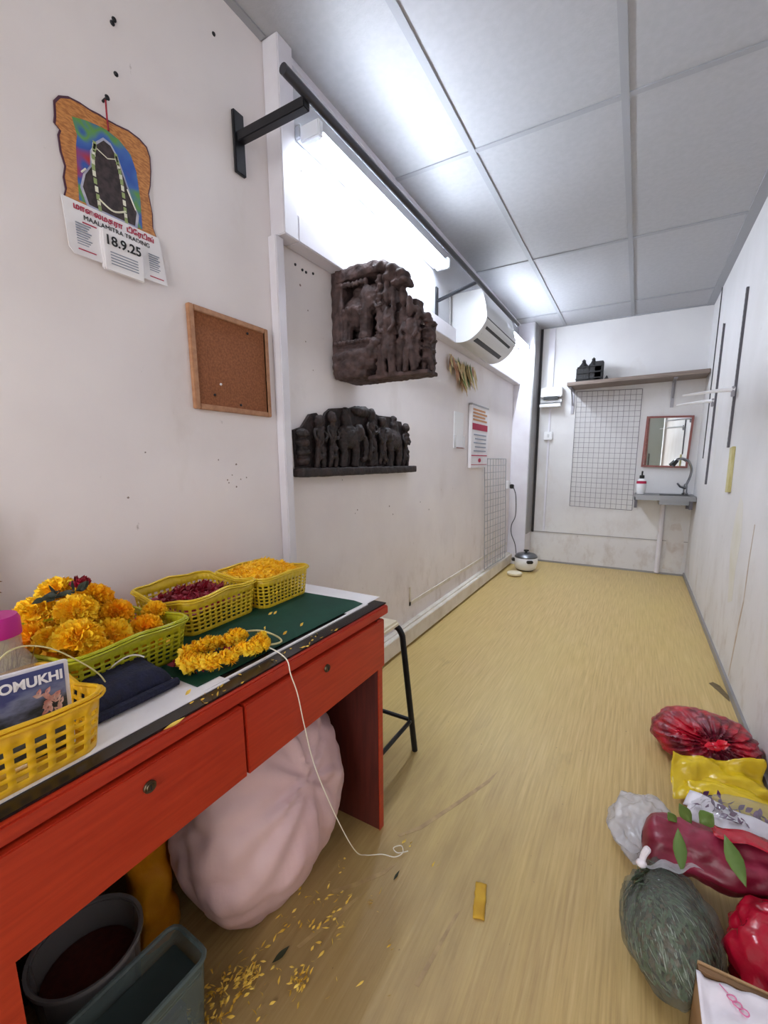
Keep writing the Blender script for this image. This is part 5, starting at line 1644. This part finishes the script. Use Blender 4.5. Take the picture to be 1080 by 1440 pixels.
for nm, mm, n in (('herb_stem_glints', 'herb_lt', 320), ('herb_leaves', 'herb', 900), ('brown_leaves', 'herb_br', 420)):
    b = MB()
    for k in range(n):
        d = Vector((r.gauss(0, 1), r.gauss(0, 1), r.gauss(0.4, 1))).normalized()
        q_ = r.uniform(0.93, 1.0) + 0.04 * nz((d.x * 3, d.y * 3, d.z * 3))
        p = Vector((d.x * 0.093, d.y * 0.12, d.z * 0.080)) * q_
        p = mtb @ p + Vector((0.142, 0.985, 0.083))
        if p.z < 0.012:
            p.z = 0.012
        tang = (kp - p)
        tang = (tang - d * tang.dot(d)).normalized()
        tang = (tang + 0.3 * Vector((r.uniform(-1, 1), r.uniform(-1, 1), r.uniform(-1, 1)))).normalized()
        tang = (tang - d * tang.dot(d)).normalized()
        if nm == 'herb_stem_glints':
            leaf_into(b, p, tang, r.uniform(0.02, 0.045), 0.0022, -0.2, d)
        else:
            dv = tang * 0.8 + Vector((r.uniform(-1, 1), r.uniform(-1, 1), r.uniform(-1, 1))) * 0.6
            dv -= d * dv.dot(d)
            leaf_into(b, p, dv, r.uniform(0.012, 0.024), 0.007, r.uniform(-0.25, -0.05), d)
    tag(b.build(nm, mm, ang=80, recalc=False), {'herb_stem_glints': 'pale stems that paint in film highlights on the knotted clear bag', 'herb_leaves': 'small green leaves pressed against the knotted clear bag', 'brown_leaves': 'brownish wilted leaves mixed into the knotted clear bag'}[nm], 'herbs', kind='stuff')

t = thing('red_film_bag', (0.33, 1.0, 0), 'glossy bright red plastic bag between the herb bag and right wall', 'bag')
put(t, crumple((0.368, 1.005, 0.085), (0.125, 0.135, 0.092), 31.0, 0.14, 2.2, ((0.2, 0.7, 0.6), 11, 0.05, 0.0), seg=80, rings=44).build('bag_film', 'red_film', ang=75))

# carton with a white printed plastic bag inside
t = thing('carton', (0.28, 0.70, 0), 'open brown cardboard carton in the near corner of the bag pile', 'carton')
cx0, cx1, cy0, cy1, ch = 0.168, 0.420, 0.52, 0.835, 0.198
b = MB()
b.box(cx0, cx1, cy0, cy1, 0.001, 0.005)
b.box(cx0, cx0 + 0.004, cy0, cy1, 0.005, ch).box(cx1 - 0.004, cx1, cy0, cy1, 0.005, ch).box(cx0, cx1, cy0, cy0 + 0.004, 0.005, ch).box(cx0, cx1, cy1 - 0.004, cy1, 0.005, ch + 0.006)
put(t, b.build('carton_walls', 'kraft'))
put(t, MB().box(cx0, cx1, cy1 - 0.016, cy1 - 0.006, ch - 0.03, ch + 0.004).build('folded_flap', 'brown_box'))
t = thing('printed_bag', (0.29, 0.68, 0.006), 'white plastic bag with small pink print filling the open carton', 'bag')
def pb(u, v):
    x = cx0 - 0.004 + (cx1 - cx0) * u
    y = cy0 + 0.006 + (cy1 - cy0 - 0.024) * v
    z = ch + 0.004 + 0.012 * nz((u * 4, v * 4, 1)) + 0.010 * nz((u * 9, v * 9, 4)) + 0.012 * sin(pi * u) * sin(pi * v)
    if u < 0.04:
        z = ch + 0.004
    return (x, y, z)
o = MB().grid(pb, 40, 40).build('bag_film', 'white_pack', ang=80)
mod(o, 'SOLIDIFY', thickness=0.001)
put(t, o)
b = MB()
for k, (u, v) in enumerate(((0.19, 0.915), (0.215, 0.89), (0.245, 0.86))):
    c_ = Vector(pb(u, v)) + Vector((0, 0, 0.004))
    b.tube([c_ + Vector((0.0065 * cos(2 * pi * i / 14), 0.005 * sin(2 * pi * i / 14), 0.001 * sin(4 * pi * i / 14))) for i in range(14)], 0.0011, 5, closed=True)
b.tube([Vector(pb(0.13, 0.965)) + Vector((0, 0, 0.004)), Vector(pb(0.17, 0.93)) + Vector((0, 0, 0.004))], 0.0010, 5)
put(t, b.build('pink_print', 'pink_print'))

# dark worn patches on the floor by the right wall
M['damp'] = mat('damp_paint', (212, 209, 207), 0.6, rgb2=(184, 170, 160), scale=9, lo=0.5, hi=0.75)
M['scuff'] = mat('floor_scuff', (158, 131, 88), 0.5, rgb2=(180, 153, 102), scale=30)
M['speck'] = mat('wall_speck', (138, 124, 118), 0.8)
M['yellowing'] = mat('yellowed_paint', (213, 210, 203), 0.6, rgb2=(207, 203, 188), scale=7)
M['rust_line'] = mat('brown_line', (172, 152, 132), 0.7, rgb2=(196, 182, 168), scale=14)
r = random.Random(41)
b = MB()
for (y, z, q) in ((1.005, 1.105, 0.006), (0.935, 1.12, 0.004), (0.985, 1.07, 0.004), (1.02, 1.055, 0.004), (1.045, 1.06, 0.004), (0.965, 1.055, 0.005), (0.97, 1.045, 0.004), (1.0, 1.03, 0.005), (0.415, 0.817, 0.006), (0.463, 0.812, 0.005), (0.495, 0.83, 0.005), (0.44, 0.80, 0.004), (0.642, 1.02, 0.005), (0.70, 1.14, 0.004), (1.60, 1.03, 0.005), (1.72, 0.88, 0.006), (1.70, 0.865, 0.004), (2.03, 0.87, 0.008), (2.07, 0.82, 0.007), (2.42, 0.86, 0.008), (2.55, 0.80, 0.008), (1.36, 1.78, 0.008), (1.40, 1.70, 0.005), (1.38, 1.58, 0.005), (1.42, 1.48, 0.004)):
    n = 9
    b.poly([(XL + 0.0002, y + 0.6 * q * r.uniform(0.6, 1.2) * cos(2 * pi * k / n), z + 0.6 * q * r.uniform(0.6, 1.3) * sin(2 * pi * k / n)) for k in range(n)], (0.0004, 0, 0))
tag(b.build('wall_specks', 'speck'), 'small dark specks and chips scattered on the left wall paint', 'specks', kind='stuff')
b = MB().poly([(XR - 0.0005, y, z) for (y, z) in ((2.425, 0.83), (2.44, 0.66), (2.435, 0.47), (2.47, 0.33), (2.535, 0.05), (2.55, 0.05), (2.495, 0.33), (2.455, 0.47), (2.455, 0.66), (2.438, 0.83))], (0.0003, 0, 0))
tag(b.build('wall_streak', 'rust_line'), 'thin brown streak running down the right wall above the red bag', 'streak', kind='stuff')
b = MB().poly([(XR - 0.0004, y, z) for (y, z) in ((2.72, 0.90), (2.66, 0.74), (2.70, 0.55), (2.68, 0.40), (2.78, 0.36), (2.84, 0.52), (2.90, 0.66), (2.86, 0.84), (2.80, 0.93))], (0.0002, 0, 0))
tag(b.build('wall_yellowing', 'yellowing'), 'pale yellowed patch on the right wall below the wooden strip', 'stain', kind='stuff')
b = MB().poly([(x, YB - 0.0064, z) for (x, z) in ((0.33, 0.50), (0.30, 0.36), (0.31, 0.20), (0.29, 0.06), (0.44, 0.04), (0.455, 0.22), (0.44, 0.40), (0.40, 0.52))], (0, 0.0003, 0))
tag(b.build('damp_patch', 'damp'), 'brownish damp patch on the end wall under the sink', 'stain', kind='stuff')
def stain(pts, lab):
    b = MB().poly([(x, y, 0.0006) for x, y in pts], (0, 0, 0.0004))
    o = b.build('floor_stain', 'stain')
    tag(o, lab, 'stain', kind='stuff')
M['stain'] = mat('worn_patch', (92, 78, 52), 0.6, rgb2=(120, 100, 66), scale=40)
stain([(0.40, 2.52), (0.425, 2.46), (0.462, 2.36), (0.468, 2.42), (0.445, 2.52), (0.42, 2.545)], 'dark worn patch on floor beside the foot of the right wall')

for pts in ([(-0.300, 0.862), (-0.309, 0.845), (-0.321, 0.754), (-0.332, 0.668), (-0.322, 0.668), (-0.312, 0.752)],
            [(-0.355, 1.39), (-0.375, 1.33), (-0.440, 1.174), (-0.50, 1.04), (-0.545, 0.976), (-0.536, 0.974), (-0.49, 1.03), (-0.428, 1.17), (-0.366, 1.32)],
            [(-0.50, 0.90), (-0.525, 0.856), (-0.575, 0.79), (-0.615, 0.745), (-0.607, 0.74), (-0.566, 0.782), (-0.515, 0.85)],
            [(-0.53, 0.80), (-0.565, 0.72), (-0.605, 0.60), (-0.596, 0.60), (-0.555, 0.71)]):
    b = MB().poly([(x, y, 0.0005) for x, y in pts], (0, 0, 0.0003))
    tag(b.build('floor_scuff', 'scuff'), 'long thin brown scuff line on the floor in front of the desk', 'scuff', 'scuff lines on the floor', kind='stuff')
